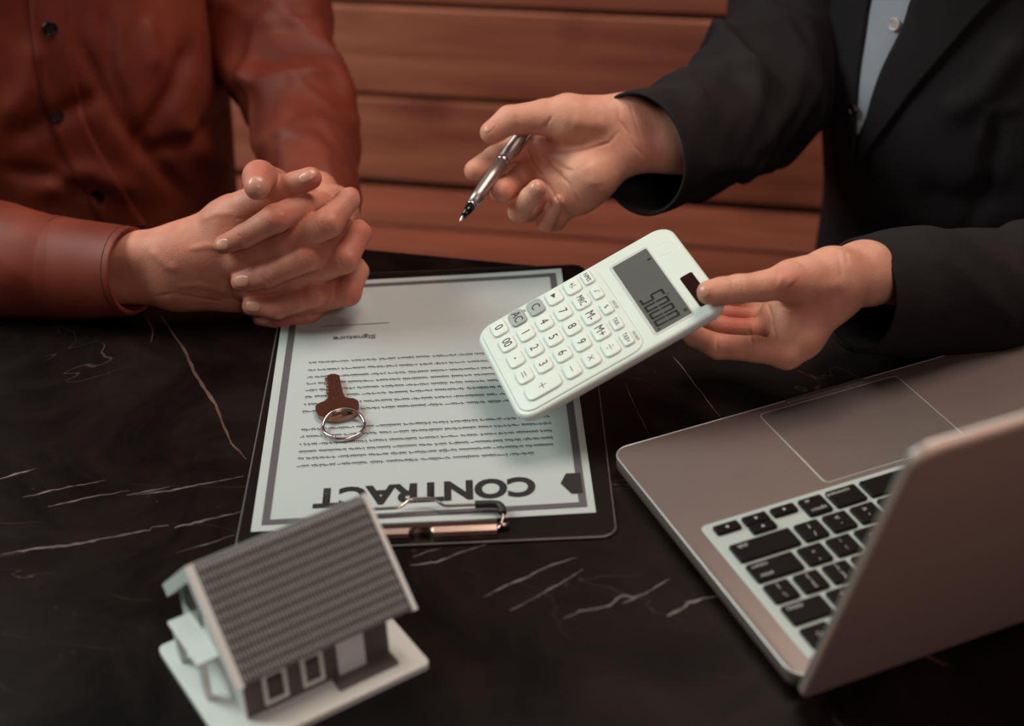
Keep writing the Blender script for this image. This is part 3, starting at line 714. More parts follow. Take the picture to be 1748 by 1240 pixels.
# bargeboards (white at both gable ends)
for x0, x1 in ((RX0-.0034, RX0+.0010), (RX1-.0006, RX1+.0022)):
    for ey, ez in (NE, FE):
        d = Vector((0, ey-RY, ez-RZ)); d.normalize(); e = Vector((0, ey, ez))+d*.001; top = Vector((0, RY, RZ+.0022))
        n_ = Vector((0, -d.z, d.y)); n_ = n_ if n_.z > 0 else -n_
        bm = bmesh.new(); q = []
        for x in (x0, x1):
            for p in (top, e+n_*.0018, e-n_*.0056, Vector((0, RY, RZ-.0078))): q.append(bm.verts.new((x, p.y, p.z)))
        for f in ((0, 1, 2, 3), (7, 6, 5, 4), (0, 4, 5, 1), (1, 5, 6, 2), (2, 6, 7, 3), (3, 7, 4, 0)): bm.faces.new([q[i] for i in f])
        link('bargeboard', bm_mesh(bm, 'bb'), M['house_white'], house, label='white bargeboard along the gable edge of the roof')
def frame(name, x0, x1, z0, z1, y, t=.0022, th=.0016, m=None):
    bm = bmesh.new()
    for a_ in ((x0, x0+t, z0, z1), (x1-t, x1, z0, z1), (x0+t, x1-t, z0, z0+t), (x0+t, x1-t, z1-t, z1)): add_box(bm, a_[0], a_[1], y-th, y, a_[2], a_[3])
    return link(name, bm_mesh(bm, name), m or M['house_white'], house)
for x0, x1 in ((.0290, .0428), (.0512, .0640)):
    f_ = frame('window', x0, x1, .0085, .0300, WY0); box('pane', x0+.002, x1-.002, WY0-.0006, WY0, .0105, .0280, M['house_glass'], f_)
box('door', .0722, .0885, WY0-.0016, WY0, .0060, .0290, M['house_white'], house, bev=.0003, label='plain white front door')
box('doorstep', .0680, .1035, WY0-.0105, WY0, .004, .0062, M['house_grey'], house, bev=.0003)
# porch on the left gable side: flat white roof on a post
box('porch_roof', .0045, WX0-.0012, .0425, .0830, .0290, .0315, M['house_white'], house, bev=.0004)
box('porch_post', .0060, .0100, .0435, .0475, .004, .0290, M['house_white'], house)
box('porch_post', .0060, .0100, .0775, .0815, .004, .0290, M['house_white'], house)
box('gable_dark_panel', WX0-.0022, WX0-.0010, .0640, .0860, .0350, .0560, M['house_glass'], house)  # dark panel on the upper far part of the gable

# =============================================================== figures
class Field:
    """signed distance field on a grid, meshed with surface nets"""
    def __init__(s, lo, hi, h):
        s.lo = np.array(lo, float); s.h = h; s.n = np.ceil((np.array(hi)-s.lo)/h).astype(int)+1
        s.ax = [s.lo[i]+h*np.arange(s.n[i]) for i in range(3)]
    def new(s): return np.full(tuple(s.n), .05, np.float32)
    def slc(s, lo, hi):
        a = np.clip(((np.array(lo)-s.lo)/s.h).astype(int), 0, s.n-1); b = np.clip(np.ceil((np.array(hi)-s.lo)/s.h).astype(int)+1, 1, s.n)
        b = np.maximum(b, a+1)
        return tuple(slice(x, y) for x, y in zip(a, b))
    def caps(s, G, a, b, ra, rb, k=.004, flat=None):
        a = np.asarray(a, float); b = np.asarray(b, float); R = max(ra, rb)+.014
        sl = s.slc(np.minimum(a, b)-R, np.maximum(a, b)+R)
        X = s.ax[0][sl[0]][:, None, None]; Y = s.ax[1][sl[1]][None, :, None]; Zz = s.ax[2][sl[2]][None, None, :]
        ab = b-a; L2 = ab@ab+1e-12
        hh = np.clip(((X-a[0])*ab[0]+(Y-a[1])*ab[1]+(Zz-a[2])*ab[2])/L2, 0, 1)
        dx = X-a[0]-hh*ab[0]; dy = Y-a[1]-hh*ab[1]; dz = Zz-a[2]-hh*ab[2]
        if flat is not None:            # scale distances along direction flat[0] by flat[1] (>1 = flatter)
            n, f_ = np.asarray(flat[0], float), flat[1]
            dn = dx*n[0]+dy*n[1]+dz*n[2]; d = np.sqrt(np.maximum(dx*dx+dy*dy+dz*dz+(f_*f_-1)*dn*dn, 0))
        else: d = np.sqrt(dx*dx+dy*dy+dz*dz)
        d = (d-(ra+(rb-ra)*hh)).astype(np.float32)
        g = G[sl]; G[sl] = smin(g, d, k)
def smin(a, b, k):
    h = np.maximum(k-np.abs(a-b), 0)/k
    return np.minimum(a, b)-h*h*k*.25
def surface_nets(Fd, G):
    s = (G < 0); nx, ny, nz = G.shape
    c = np.zeros((nx-1, ny-1, nz-1), np.int8)
    for i in (0, 1):
        for j in (0, 1):
            for k in (0, 1): c += s[i:nx-1+i, j:ny-1+j, k:nz-1+k]
    act = (c > 0) & (c < 8); I = np.argwhere(act); idx = -np.ones(c.shape, np.int32); idx[tuple(I.T)] = np.arange(len(I))
    corners = [(i, j, k) for i in (0, 1) for j in (0, 1) for k in (0, 1)]
    val = {cc: G[I[:, 0]+cc[0], I[:, 1]+cc[1], I[:, 2]+cc[2]] for cc in corners}
    acc = np.zeros((len(I), 3)); cnt = np.zeros(len(I))
    for a in corners:
        for ax in range(3):
            if a[ax] == 0:
                b = list(a); b[ax] = 1; b = tuple(b); va, vb = val[a], val[b]; m = (va < 0) != (vb < 0)
                t = np.where(m, va/(va-vb+1e-20), 0); p = np.array(a, float)[None].repeat(len(I), 0); p[:, ax] = t
                acc[m] += p[m]; cnt[m] += 1
    V = Fd.lo+Fd.h*(I+acc/np.maximum(cnt, 1)[:, None])
    Q = []
    for ax in range(3):
        o1, o2 = (ax+1) % 3, (ax+2) % 3
        sl0 = [slice(None)]*3; sl1 = [slice(None)]*3; sl0[ax] = slice(0, -1); sl1[ax] = slice(1, None)
        ch = s[tuple(sl0)] != s[tuple(sl1)]; E_ = np.argwhere(ch); inside = s[tuple(sl0)][tuple(E_.T)]
        ok = (E_[:, o1] > 0) & (E_[:, o2] > 0) & (E_[:, o1] < G.shape[o1]-1) & (E_[:, o2] < G.shape[o2]-1); E_ = E_[ok]; inside = inside[ok]
        def cell(d1, d2):
            q = E_.copy(); q[:, o1] -= d1; q[:, o2] -= d2; return idx[tuple(q.T)]
        quad = np.stack([cell(1, 1), cell(0, 1), cell(0, 0), cell(1, 0)], 1)
        quad[~inside] = quad[~inside][:, ::-1]; Q.append(quad)
    Q = np.concatenate(Q); Q = Q[(Q >= 0).all(1)]
    return V, Q
def vnormals(V, Q):
    n = np.cross(V[Q[:, 2]]-V[Q[:, 0]], V[Q[:, 3]]-V[Q[:, 1]]); N = np.zeros_like(V)
    for k in range(4): np.add.at(N, Q[:, k], n)
    return N/(np.linalg.norm(N, axis=1)[:, None]+1e-12)
def laplace(V, Q, it=1, lam=.5):
    for _ in range(it):
        A = np.zeros_like(V); c = np.zeros(len(V))
        for k in range(4):
            np.add.at(A, Q[:, k], V[Q[:, (k+1) % 4]]+V[Q[:, (k+3) % 4]]); np.add.at(c, Q[:, k], 2)
        V = V+lam*(A/np.maximum(c, 1)[:, None]-V)
    return V
def sculpt(V, Q, strokes, facing=.05):
    """strokes: (polyline px, half width px, depth m (+ = groove, - = ridge)); works on the side turned to the viewer"""
    V = np.array(V, float)
    N = vnormals(V, Q); P = project(V); vd = C0-V; vd /= np.linalg.norm(vd, axis=1)[:, None]
    f_ = np.clip((np.sum(N*vd, 1)-facing)*4, 0, 1); D = np.zeros(len(V))
    for pl, wd, dep in strokes:
        pl = np.array(pl, float); best = np.full(len(V), 1e9); tt = np.zeros(len(V)); L = np.concatenate([[0], np.cumsum(np.linalg.norm(np.diff(pl, axis=0), axis=1))])
        bb = (P[:, 0] > pl[:, 0].min()-3*wd) & (P[:, 0] < pl[:, 0].max()+3*wd) & (P[:, 1] > pl[:, 1].min()-3*wd) & (P[:, 1] < pl[:, 1].max()+3*wd)
        ii = np.nonzero(bb)[0]
        if len(ii) == 0: continue
        bd = np.full(len(ii), 1e9); bt = np.zeros(len(ii))
        for i in range(len(pl)-1):
            a, b = pl[i], pl[i+1]; ab = b-a; h = np.clip(((P[ii]-a)@ab)/(ab@ab+1e-9), 0, 1); d = np.linalg.norm(P[ii]-a-h[:, None]*ab, axis=1)
            m = d < bd; bd[m] = d[m]; bt[m] = (L[i]+h[m]*(L[i+1]-L[i]))/L[-1]
        tp = np.clip(np.minimum(bt, 1-bt)*5+.15, 0, 1)
        D[ii] += dep*tp*np.exp(-(bd/wd)**2)
    return V-N*(D*f_)[:, None]
def flush_attr(me, V, pts):
    f_ = np.zeros(len(V))
    for p, r, a in pts: f_ = np.maximum(f_, a*np.exp(-np.sum((V-np.asarray(p))**2, 1)/(r*r)))
    at = me.attributes.new('flush', 'FLOAT', 'POINT'); at.data.foreach_set('value', f_.astype(np.float32))
def bvh_of(V, Q): return BVHTree.FromPolygons([tuple(v) for v in V], [tuple(int(i) for i in q) for q in Q])
def cast(bvh, x, y):
    d = Vector(ray(x, y)).normalized(); h = bvh.ray_cast(Vector(C0), d); return h
def nail(bvh, cx, cy, ang, L_, W_, parent, lift=.0003):
    """fingernail plate: centre, pointing angle (deg, image, y down), half length and half width in px"""
    a = math.radians(ang); ex = (math.cos(a), math.sin(a)); ey = (-ex[1], ex[0]); n1, n2 = 7, 16
    bm = bmesh.new(); rings = []
    h0 = cast(bvh, cx, cy)
    if h0[0] is None: return
    for i in range(n1+1):
        r = i/n1; ring = []
        for j in range(n2):
            t = j*2*math.pi/n2; c_, s_ = math.cos(t), math.sin(t); q = (abs(c_)**3+abs(s_)**3)**(-1/3)
            px_ = cx+ex[0]*c_*q*r*L_+ey[0]*s_*q*r*W_; py_ = cy+ex[1]*c_*q*r*L_+ey[1]*s_*q*r*W_
            h = cast(bvh, px_, py_)
            if h[0] is None or (h[0]-h0[0]).length > .012: p = ring[-1].copy() if ring else h0[0].copy(); n = h0[1]
            else: p = h[0]; n = h[1]
            ring.append(p+n*(lift if r < .9 else -.0004))
        rings.append([bm.verts.new(p) for p in ring] if i else None)
    ctr = bm.verts.new(h0[0]+h0[1]*lift)
    for j in range(n2): bm.faces.new((ctr, rings[1][j], rings[1][(j+1) % n2]))
    for i in range(1, n1):
        for j in range(n2): bm.faces.new((rings[i][j], rings[i+1][j], rings[i+1][(j+1) % n2], rings[i][(j+1) % n2]))
    me = bpy.data.meshes.new('fingernail'); bmesh.ops.recalc_face_normals(bm, faces=bm.faces); bm.to_mesh(me); bm.free()
    me.polygons.foreach_set('use_smooth', [True]*len(me.polygons))
    return link('fingernail', me, M['nail'], parent)
def catmull(P, n):
    P = np.array(P, float); out = []
    Pp = np.vstack([2*P[0]-P[1], P, 2*P[-1]-P[-2]]); m = len(P)-1
    for i in range(n+1):
        t = i/n*m; k = min(int(t), m-1); u = t-k; p0, p1, p2, p3 = Pp[k:k+4]
        out.append(.5*((2*p1)+(-p0+p2)*u+(2*p0-5*p1+4*p2-p3)*u*u+(-p0+3*p1-3*p2+p3)*u**3))
    return np.array(out)
def loft(keys, N=110, M_=96, fold=None, th=.0025, back=.05, open_end=True):
    """keys: (px,py,depth,ra,rb[,rim]) from the cuff (first) up the arm; returns V,Q. ra across the image, rb in depth"""
    K = [tuple(PD(k[0], k[1], k[2]))+(k[3], k[4]) for k in keys]; S = catmull(K, N); c = S[:, :3]; ra, rb = S[:, 3], S[:, 4]
    tg = np.gradient(c, axis=0); tg /= np.linalg.norm(tg, axis=1)[:, None]
    vw = C0-c; vw /= np.linalg.norm(vw, axis=1)[:, None]
    ev = np.cross(tg, vw); ev /= np.linalg.norm(ev, axis=1)[:, None]; ew = np.cross(ev, tg)
    th_ = np.arange(M_)*2*math.pi/M_; L = np.concatenate([[0], np.cumsum(np.linalg.norm(np.diff(c, axis=0), axis=1))])
    V = []
    for i in range(N+1):
        f_ = fold(L[i], th_, L[-1]) if fold else 0
        V.append(c[i]+np.cos(th_)[:, None]*ev[i]*(ra[i]+f_)[..., None]*1.0+np.sin(th_)[:, None]*ew[i]*(rb[i]+f_)[..., None] if fold else c[i]+np.cos(th_)[:, None]*ev[i]*ra[i]+np.sin(th_)[:, None]*ew[i]*rb[i])
    rows_ = V
    if open_end:   # turn inside: rim then inner wall
        nin = int(np.searchsorted(L, back)); inner = []
        for i in range(0, nin+1):
            r0 = rows_[i]; cc = c[i]; d = r0-cc; ln = np.linalg.norm(d, axis=1)[:, None]; inner.append(cc+d*(ln-th)/ln)
        rim = (rows_[0]+inner[0])/2-tg[0]*th*.5
        rows_ = list(reversed(inner))+[rim]+rows_
    R = len(rows_); V = np.concatenate(rows_); Q = []
    for i in range(R-1):
        a = i*M_+np.arange(M_); b = i*M_+(np.arange(M_)+1) % M_; Q.append(np.stack([a, b, b+M_, a+M_], 1))
    return V, np.concatenate(Q)
def folds(seed, amp=.0018, n=9, elbow=None, smin_=.02, start=0):
    r = np.random.RandomState(seed); par = [(r.uniform(18, 75), r.uniform(0, 6.28), r.choice([-2, -1, 1, 2]), r.uniform(.35, 1), r.uniform(0, 6.28)) for _ in range(n)]
    def f(s, th, L):
        e = np.zeros_like(th)
        env = min(1, max(0, s-start)/smin_)
        for k_, ph, mth, a, ph2 in par:
            x = k_*s+mth*th+ph+1.2*np.sin(th*2+ph2+s*9); e += a*(np.exp(-3*(1-np.cos(x)))-.3)
        g = amp*env*e/math.sqrt(n)*1.6
        if elbow:
            g = g*(1+2.0*math.exp(-((s-elbow)/.05)**2))
        return g
    return f
def garment(name, V, Q, m, parent, **pr): return link(name, np_mesh(name, V, Q), m, parent, **pr)

# ---------------------------------------------------------------- seated man in the rust shirt
man = empty('person', 'person in a rust red button shirt with clasped hands resting on the table', 'person', loc=(-.40, 1.42, 0))
def rel(o):            # keep world coordinates when parented to an empty that has moved
    o.matrix_parent_inverse = o.parent.matrix_world.inverted(); return o
bpy.context.view_layer.update()
man_hands = None
YH = .985; ZS = 3.444
def HZ(zx, zy, w=0): return PY(180+zx/ZS, 240+zy/ZS, YH, w)
def hr(r): return r/ZS*1.15/F
fd = Field((-.42, .86, T-.004), (-.05, 1.22, T+.22), .00115)
def chain(fd, pts, k=.003, conv=HZ, rc=hr, flat=None):
    G = fd.new()
    for (x0, y0, w0, r0), (x1, y1, w1, r1) in zip(pts[:-1], pts[1:]): fd.caps(G, conv(x0, y0, w0), conv(x1, y1, w1), rc(r0), rc(r1), k, flat)
    return G
def hand(fd, palm, fingers, k=.006, conv=HZ, rc=hr, palmk=.012):
    P_ = fd.new()
    for a, b in palm: fd.caps(P_, conv(*a[:3]), conv(*b[:3]), rc(a[3]), rc(b[3]), palmk)
    out = P_.copy()
    for fg in fingers:
        kk = k
        if isinstance(fg, dict): kk = fg['k']; fg = fg['p']
        out = np.minimum(out, smin(P_, chain(fd, fg, .0025, conv, rc), kk))
    return out
palmA = [((60, 690, -.032, 150), (430, 650, -.018, 142)), ((60, 815, -.032, 150), (430, 815, -.020, 158)),
         ((430, 660, -.018, 135), (800, 575, -.006, 100)), ((430, 740, -.016, 140), (830, 690, -.004, 100)), ((430, 810, -.018, 140), (850, 800, -.008, 105)), ((430, 850, -.022, 140), (850, 910, -.018, 112)),
         ((430, 640, -.030, 125), (740, 445, -.020, 112))]
fingA = [{'p': [(700, 470, -.020, 112), (830, 390, -.014, 98), (1030, 285, -.004, 76), (1205, 222, .002, 64)], 'k': .009},
         [(800, 700, .002, 92), (1060, 612, .014, 88), (1312, 482, .021, 84), (1425, 350, .002, 66), (1440, 330, -.035, 56)],
         [(850, 850, -.003, 88), (1120, 805, .009, 82), (1405, 695, .016, 84), (1495, 545, -.003, 66), (1490, 520, -.035, 56)],
         [(880, 950, -.012, 78), (1150, 960, .000, 74), (1425, 895, .009, 78), (1485, 770, -.010, 62), (1480, 740, -.035, 54)],
         [(860, 980, -.034, 72), (1230, 985, -.026, 60), (1390, 930, -.030, 56)]]
palmB = [((1290, 400, -.030, 80), (1320, 400, -.075, 140)), ((1380, 540, -.034, 80), (1350, 430, -.075, 130)), ((1420, 740, -.038, 76), (1360, 560, -.075, 130)), ((1380, 900, -.042, 66), (1350, 680, -.075, 120)),
         ((1310, 480, -.080, 135), (1250, 300, -.13, 130)), ((1130, 370, -.06, 85), (1310, 450, -.08, 110))]
fingB = [[(696, 612, .014, 55), (815, 562, .019, 66), (1000, 458, .022, 80), (1150, 396, .006, 78), (1265, 372, -.022, 74)],
         [(798, 828, .014, 60), (950, 788, .022, 72), (1190, 682, .025, 84), (1310, 600, .002, 78), (1400, 530, -.026, 76)],
         [(860, 972, .010, 58), (1010, 985, .017, 64), (1235, 902, .019, 77), (1350, 830, -.006, 70), (1430, 760, -.034, 70)],
         [(905, 1052, -.004, 42), (1050, 1066, .002, 54), (1200, 1015, .001, 58), (1300, 960, -.018, 56), (1390, 900, -.04, 58)],
         {'p': [(893, 272, .020, 74), (905, 215, .004, 92), (990, 250, -.030, 84), (1150, 340, -.058, 90)], 'k': .004}]
G = smin(hand(fd, palmA, fingA), hand(fd, palmB, fingB), .0012)
V, Q = surface_nets(fd, G); V = laplace(V, Q, 2, .4)
def zs(pl, ox=180, oy=240, s=ZS): return [(ox+x/s, oy+y/s) for x, y in pl]
st = [(zs(p), w_, d_) for p, w_, d_ in [
    ([(770, 545), (810, 575), (835, 625)], 1.3, .0006), ([(800, 540), (835, 570), (850, 610)], 1.2, .0004), ([(905, 790), (940, 820), (975, 855)], 1.3, .0007), ([(925, 775), (965, 810), (990, 840)], 1.2, .0004), ([(1025, 960), (1040, 1000), (1040, 1035)], 1.3, .0006),
    ([(960, 480), (1000, 520), (1010, 560)], 1.3, .0003), ([(1265, 470), (1280, 520), (1310, 560)], 1.3, .0005), ([(1240, 480), (1260, 530), (1285, 565)], 1.3, .0004), ([(1370, 680), (1385, 730), (1420, 770)], 1.4, .0005), ([(1150, 660), (1170, 710), (1205, 745)], 1.3, .0004), ([(1215, 890), (1235, 930), (1250, 960)], 1.2, .0004),
    ([(1040, 420), (1050, 460), (1040, 510)], 7, -.0010), ([(1330, 440), (1345, 490), (1350, 540)], 7, -.0010), ([(1210, 640), (1240, 680), (1240, 730)], 7, -.0010), ([(1430, 660), (1450, 720), (1440, 770)], 7, -.0010), ([(1260, 880), (1270, 920), (1265, 950)], 6, -.0008),
    ([(480, 640), (600, 620), (760, 640)], 6, -.0008), ([(420, 860), (560, 850), (740, 900)], 5, -.0007), ([(280, 920), (400, 900), (560, 930), (700, 950)], 2.2, .0006), ([(640, 950), (720, 930), (800, 950)], 1.5, .0004),
    ([(260, 640), (360, 740), (440, 760)], 8, -.0009), ([(760, 460), (830, 455), (880, 420)], 2.0, .0009), ([(550, 470), (650, 430), (760, 430)], 6, -.0006),
    ([(880, 200), (900, 195), (925, 205)], 1.2, .0004), ([(1000, 290), (1010, 330), (1020, 350)], 1.2, .0003)]]
V = sculpt(V, Q, st); bv = bvh_of(V, Q)
me = np_mesh('hands', V, Q)
flush_attr(me, V, [(HZ(*p), r_, a_) for p, r_, a_ in [((700, 610, .02), .009, .5), ((1030, 455, .03), .009, .55), ((800, 828, .02), .009, .5), ((1210, 685, .03), .009, .6), ((862, 972, .02), .008, .5), ((1250, 905, .02), .009, .6), ((905, 1052, 0), .009, .7), ((1060, 1066, .008), .008, .7),
     ((1330, 480, .02), .010, .6), ((1430, 690, .015), .010, .6), ((1440, 895, .01), .010, .7), ((1230, 250, .01), .010, .6), ((900, 180, .01), .012, .5), ((1500, 560, 0), .012, .6), ((950, 800, .025), .006, .5), ((815, 565, .025), .006, .45)]])
man_hands = rel(link('hands', me, M['skin_man'], man))
for a in [(688, 612, 170, 12, 11), (800, 828, 178, 14, 11), (868, 975, 185, 14, 10), (918, 1056, 195, 14, 6), (892, 262, 92, 17, 17), (1192, 208, -28, 19, 9)]:
    o = nail(bv, 180+a[0]/ZS, 240+a[1]/ZS, a[2], a[3], a[4], man_hands)

# shirt: torso, two sleeves, cuff, placket, buttons
shirt_mat = M['rust']
def YD(px, py, Y): r = ray(px, py); return Y/r[1]
fd = Field((-.80, 1.10, .44), (-.10, 1.62, 1.32), .0055)
G = fd.new()
def W(x, y, Y): return PY(x, y, Y)
fl = np.array([0, 1, 0])
ctr = -.43
for (x0, z0, x1, z1, r0, r1, yy0, yy1) in [(-.52, .60, -.52, .80, .135, .125, 1.37, 1.36), (-.40, .60, -.37, .80, .135, .118, 1.37, 1.36), (-.52, .80, -.53, 1.12, .125, .135, 1.36, 1.40), (-.385, .80, -.415, 1.12, .108, .100, 1.36, 1.40),
                                           (-.45, .62, -.45, 1.12, .13, .13, 1.35, 1.37), (-.58, 1.20, -.42, 1.20, .075, .085, 1.42, 1.42), (-.44, 1.15, -.44, 1.29, .075, .065, 1.43, 1.43)]:
    fd.caps(G, (x0, yy0, z0), (x1, yy1, z1), r0, r1, .06)
V, Q = surface_nets(fd, G); V = laplace(V, Q, 2)
V = sculpt(V, Q, [([(130, 60), (200, 200), (330, 350)], 14, .006), ([(180, 0), (190, 120), (230, 220)], 10, .004), ([(330, 60), (300, 150), (230, 260)], 16, .007), ([(390, 180), (330, 240), (240, 265)], 14, .006), ([(20, 240), (110, 190), (170, 160)], 14, .006), ([(60, 330), (150, 290), (240, 330)], 18, -.006),
     ([(0, 210), (50, 150), (60, 60)], 22, -.005), ([(300, 200), (350, 260), (400, 300)], 20, -.006), ([(0, 290), (90, 300), (200, 345)], 12, .005), ([(250, 30), (270, 120)], 12, -.004)])
bvt = bvh_of(V, Q)
shirt = rel(garment('shirt', V, Q, shirt_mat, man))
def ribbon(name, bvh, left, right, m, parent, th=.0016, n=70, k=6, lift=.0008, **pr):
    """strip of cloth laid on the garment between two pixel polylines, with real thickness"""
    A = catmull([(x, y, 0) for x, y in left], n); B = catmull([(x, y, 0) for x, y in right], n); V = []; last = None
    for i in range(n+1):
        for j in range(k+1):
            p = A[i]+(B[i]-A[i])*j/k; h = cast(bvh, p[0], p[1])
            if h[0] is not None: last = (h[0], h[1])
            V.append((last or (Vector(PD(p[0], p[1], 1.5)), Vector((0, -1, 0)))))
    bm = bmesh.new(); w_ = k+1
    top = [bm.verts.new(p+nn*(lift+th)) for p, nn in V]; bot = [bm.verts.new(p-nn*.002) for p, nn in V]
    for i in range(n):
        for j in range(k): q = [i*w_+j, i*w_+j+1, (i+1)*w_+j+1, (i+1)*w_+j]; bm.faces.new([top[t] for t in q]); bm.faces.new([bot[t] for t in reversed(q)])
    bd = [j for j in range(w_)]+[i*w_+k for i in range(1, n+1)]+[n*w_+j for j in range(k-1, -1, -1)]+[i*w_ for i in range(n-1, 0, -1)]
    for a, b in zip(bd, bd[1:]+bd[:1]): bm.faces.new((top[a], top[b], bot[b], bot[a]))
    me = bm_mesh(bm, name, True); return rel(link(name, me, m, parent, **pr))
ribbon('placket', bvt, [(30, -300), (48, -20), (62, 110), (85, 210), (150, 340), (185, 400)], [(96, -300), (112, -20), (128, 110), (150, 215), (215, 330), (250, 385)], shirt_mat, man)
def button(bvh, x, y, r, m, parent, lift=.003, **pr):
    h = cast(bvh, x, y)
    if h[0] is None: return
    nrm = h[1]; mt = Matrix.Translation(h[0]+nrm*lift) @ nrm.to_track_quat('Z', 'Y').to_matrix().to_4x4()
    bm = bmesh.new(); n = 20
    for rr, z in ((r, 0), ): pass
    prof = [(r, 0), (r, .0014), (r*.93, .0020), (r*.78, .0020), (r*.70, .0013), (0, .0013)]
    rings = [[bm.verts.new((a*math.cos(t), a*math.sin(t), z)) for t in [i*2*math.pi/n for i in range(n)]] for a, z in prof[:-1]]
    for a, b in zip(rings[:-1], rings[1:]):
        for i in range(n): bm.faces.new((a[i], a[(i+1) % n], b[(i+1) % n], b[i]))
    bm.faces.new(rings[-1]); bm.faces.new(list(reversed(rings[0]))); bm.transform(mt)
    b = rel(link('button', bm_mesh(bm, 'button'), m, parent, **pr))
    bm = bmesh.new()
    for sx_ in (-1, 1):
        for sy_ in (-1, 1): add_box(bm, sx_*r*.25-r*.09, sx_*r*.25+r*.09, sy_*r*.25-r*.09, sy_*r*.25+r*.09, .0011, .0015)
    bm.transform(mt); me_ = bm_mesh(bm, 'holes'); o = link('thread', me_, M['thread'], b); o.matrix_parent_inverse = Matrix(); return b
for x, y in ((85, 48), (97, 198), (167, 333)): button(bvt, x, y, .0063, M['btn_black'], man, label='dark four hole shirt button')
# image left sleeve: forearm on the table
V, Q = loft([(228, 463, 1.146, .0315, .028), (180, 462, 1.160, .0345, .029), (100, 458, 1.170, .0380, .034), (0, 445, 1.185, .0435, .040), (-120, 425, 1.24, .052, .050), (-200, 330, 1.34, .056, .055), (-160, 100, 1.42, .06, .06), (-90, -90, 1.42, .068, .07)], N=420, M_=150, fold=folds(3, .0026, 7, smin_=.03, start=.056))
V = sculpt(V, Q, [([(248, 392), (225, 440), (208, 500), (206, 536)], 1.0, .0008), ([(108, 372), (85, 430), (78, 525)], 1.6, .0016), ([(112, 372), (92, 430), (84, 525)], 3, -.0010), ([(0, 360), (60, 375), (110, 372)], 5, -.003), ([(0, 450), (50, 410), (100, 380)], 5, .003), ([(0, 500), (60, 505), (200, 520)], 4, .0015), ([(0, 470), (60, 430), (95, 400)], 8, -.002), ([(70, 500), (90, 512), (200, 516)], 3, -.0008)])
rel(garment('sleeve', V, Q, shirt_mat, man, label='rust sleeve of the forearm lying along the table edge'))
ck = [(226, 463, 1.146, .0325, .0290), (180, 462, 1.156, .0352, .0300), (135, 460, 1.165, .0372, .0325), (92, 457, 1.173, .0392, .0352)]
V, Q = loft(ck, N=70, M_=150, th=.0022, back=.012)
cuff_ = rel(garment('cuff', V, Q, shirt_mat, man, label='stitched shirt cuff'))
S_ = V.reshape(-1, 150, 3); n_in = len(S_)-71
for ri in (n_in+5, n_in+64):
    r0_ = S_[ri]; cc_ = r0_.mean(0); tubeobj('stitching', [tuple(q_+(q_-cc_)/np.linalg.norm(q_-cc_)*.0001) for q_ in r0_[::2]], .00028, M['thread'], cuff_, 5, True)
# image right sleeve: bent at the elbow, reaching forward to the hands
V, Q = loft([(546, 378, 1.232, .0305, .032), (544, 330, 1.262, .0345, .036), (538, 285, 1.30, .0385, .039), (520, 230, 1.345, .045, .045), (498, 160, 1.385, .050, .050), (472, 90, 1.415, .055, .055), (455, 0, 1.435, .060, .060), (425, -110, 1.44, .066, .066), (380, -220, 1.42, .070, .070), (300, -380, 1.37, .072, .072), (200, -560, 1.32, .072, .072), (90, -700, 1.29, .066, .066)], N=420, M_=150, fold=folds(11, .0042, 10, elbow=.20, smin_=.02))
V = sculpt(V, Q, [([(360, 90), (430, 110), (520, 75), (575, 75)], 5, .005), ([(375, 120), (450, 130), (560, 110)], 4, -.005), ([(380, 145), (440, 150), (500, 120)], 4, .004), ([(400, 190), (470, 160), (560, 170)], 6, -.005), ([(420, 240), (500, 205), (585, 215)], 5, .005), ([(430, 260), (500, 225), (560, 235)], 5, -.005), ([(440, 285), (520, 255), (590, 270)], 5, .005), ([(350, 50), (420, 40), (500, -10)], 9, .003), ([(372, 100), (430, 70), (500, 60), (560, 20)], 6, .004), ([(390, 130), (470, 110), (530, 120), (588, 100)], 4, .004), ([(470, 150), (540, 140), (590, 150)], 4, .0035)])
rel(garment('sleeve', V, Q, shirt_mat, man, label='rust sleeve creased at the bent elbow'))
# trousers: thighs on the bench seat, under the table
fd = Field((-.75, .92, .40), (-.15, 1.60, .66), .008); G = fd.new()
for x in (-.53, -.36): fd.caps(G, (x, 1.40, .535), (x+.02, 1.02, .52), .082, .065, .02)
V, Q = surface_nets(fd, G); rel(garment('trousers', V, Q, M['trousers'], man))

# ---------------------------------------------------------------- seated person in the black suit
suit = empty('person', 'person in a black suit jacket over a grey shirt holding a pen and the calculator', 'person', loc=(.42, 1.36, 0))
bpy.context.view_layer.update()
# right hand with the pen, palm up
DR = 1.17; RS = 3.496
def HR(zx, zy, w=0): return PD(760+zx/RS, 120+zy/RS, DR-w)
def rr_(r): return r/RS*DR/F
a_, b_ = HR(-50, -50, .05), HR(1500, 1100, -.06)
pts_ = np.array([HR(x, y, w) for x in (0, 1480) for y in (60, 1050) for w in (.05, -.05)])
fd = Field(pts_.min(0)-.01, pts_.max(0)+.01, .00115)
palmR = [((1450, 330, -.012, 165), (1110, 325, -.010, 165)), ((1450, 470, -.014, 160), (1100, 455, -.008, 150)),
         ((1060, 300, -.004, 152), (760, 290, .006, 140)), ((1060, 500, -.002, 118), (850, 645, .000, 148)), ((850, 645, .000, 140), (790, 755, -.004, 108)),
         ((980, 420, -.010, 140), (600, 500, -.016, 100)), ((900, 520, -.010, 130), (620, 640, -.016, 95)), ((850, 620, -.006, 120), (690, 760, -.012, 85))]
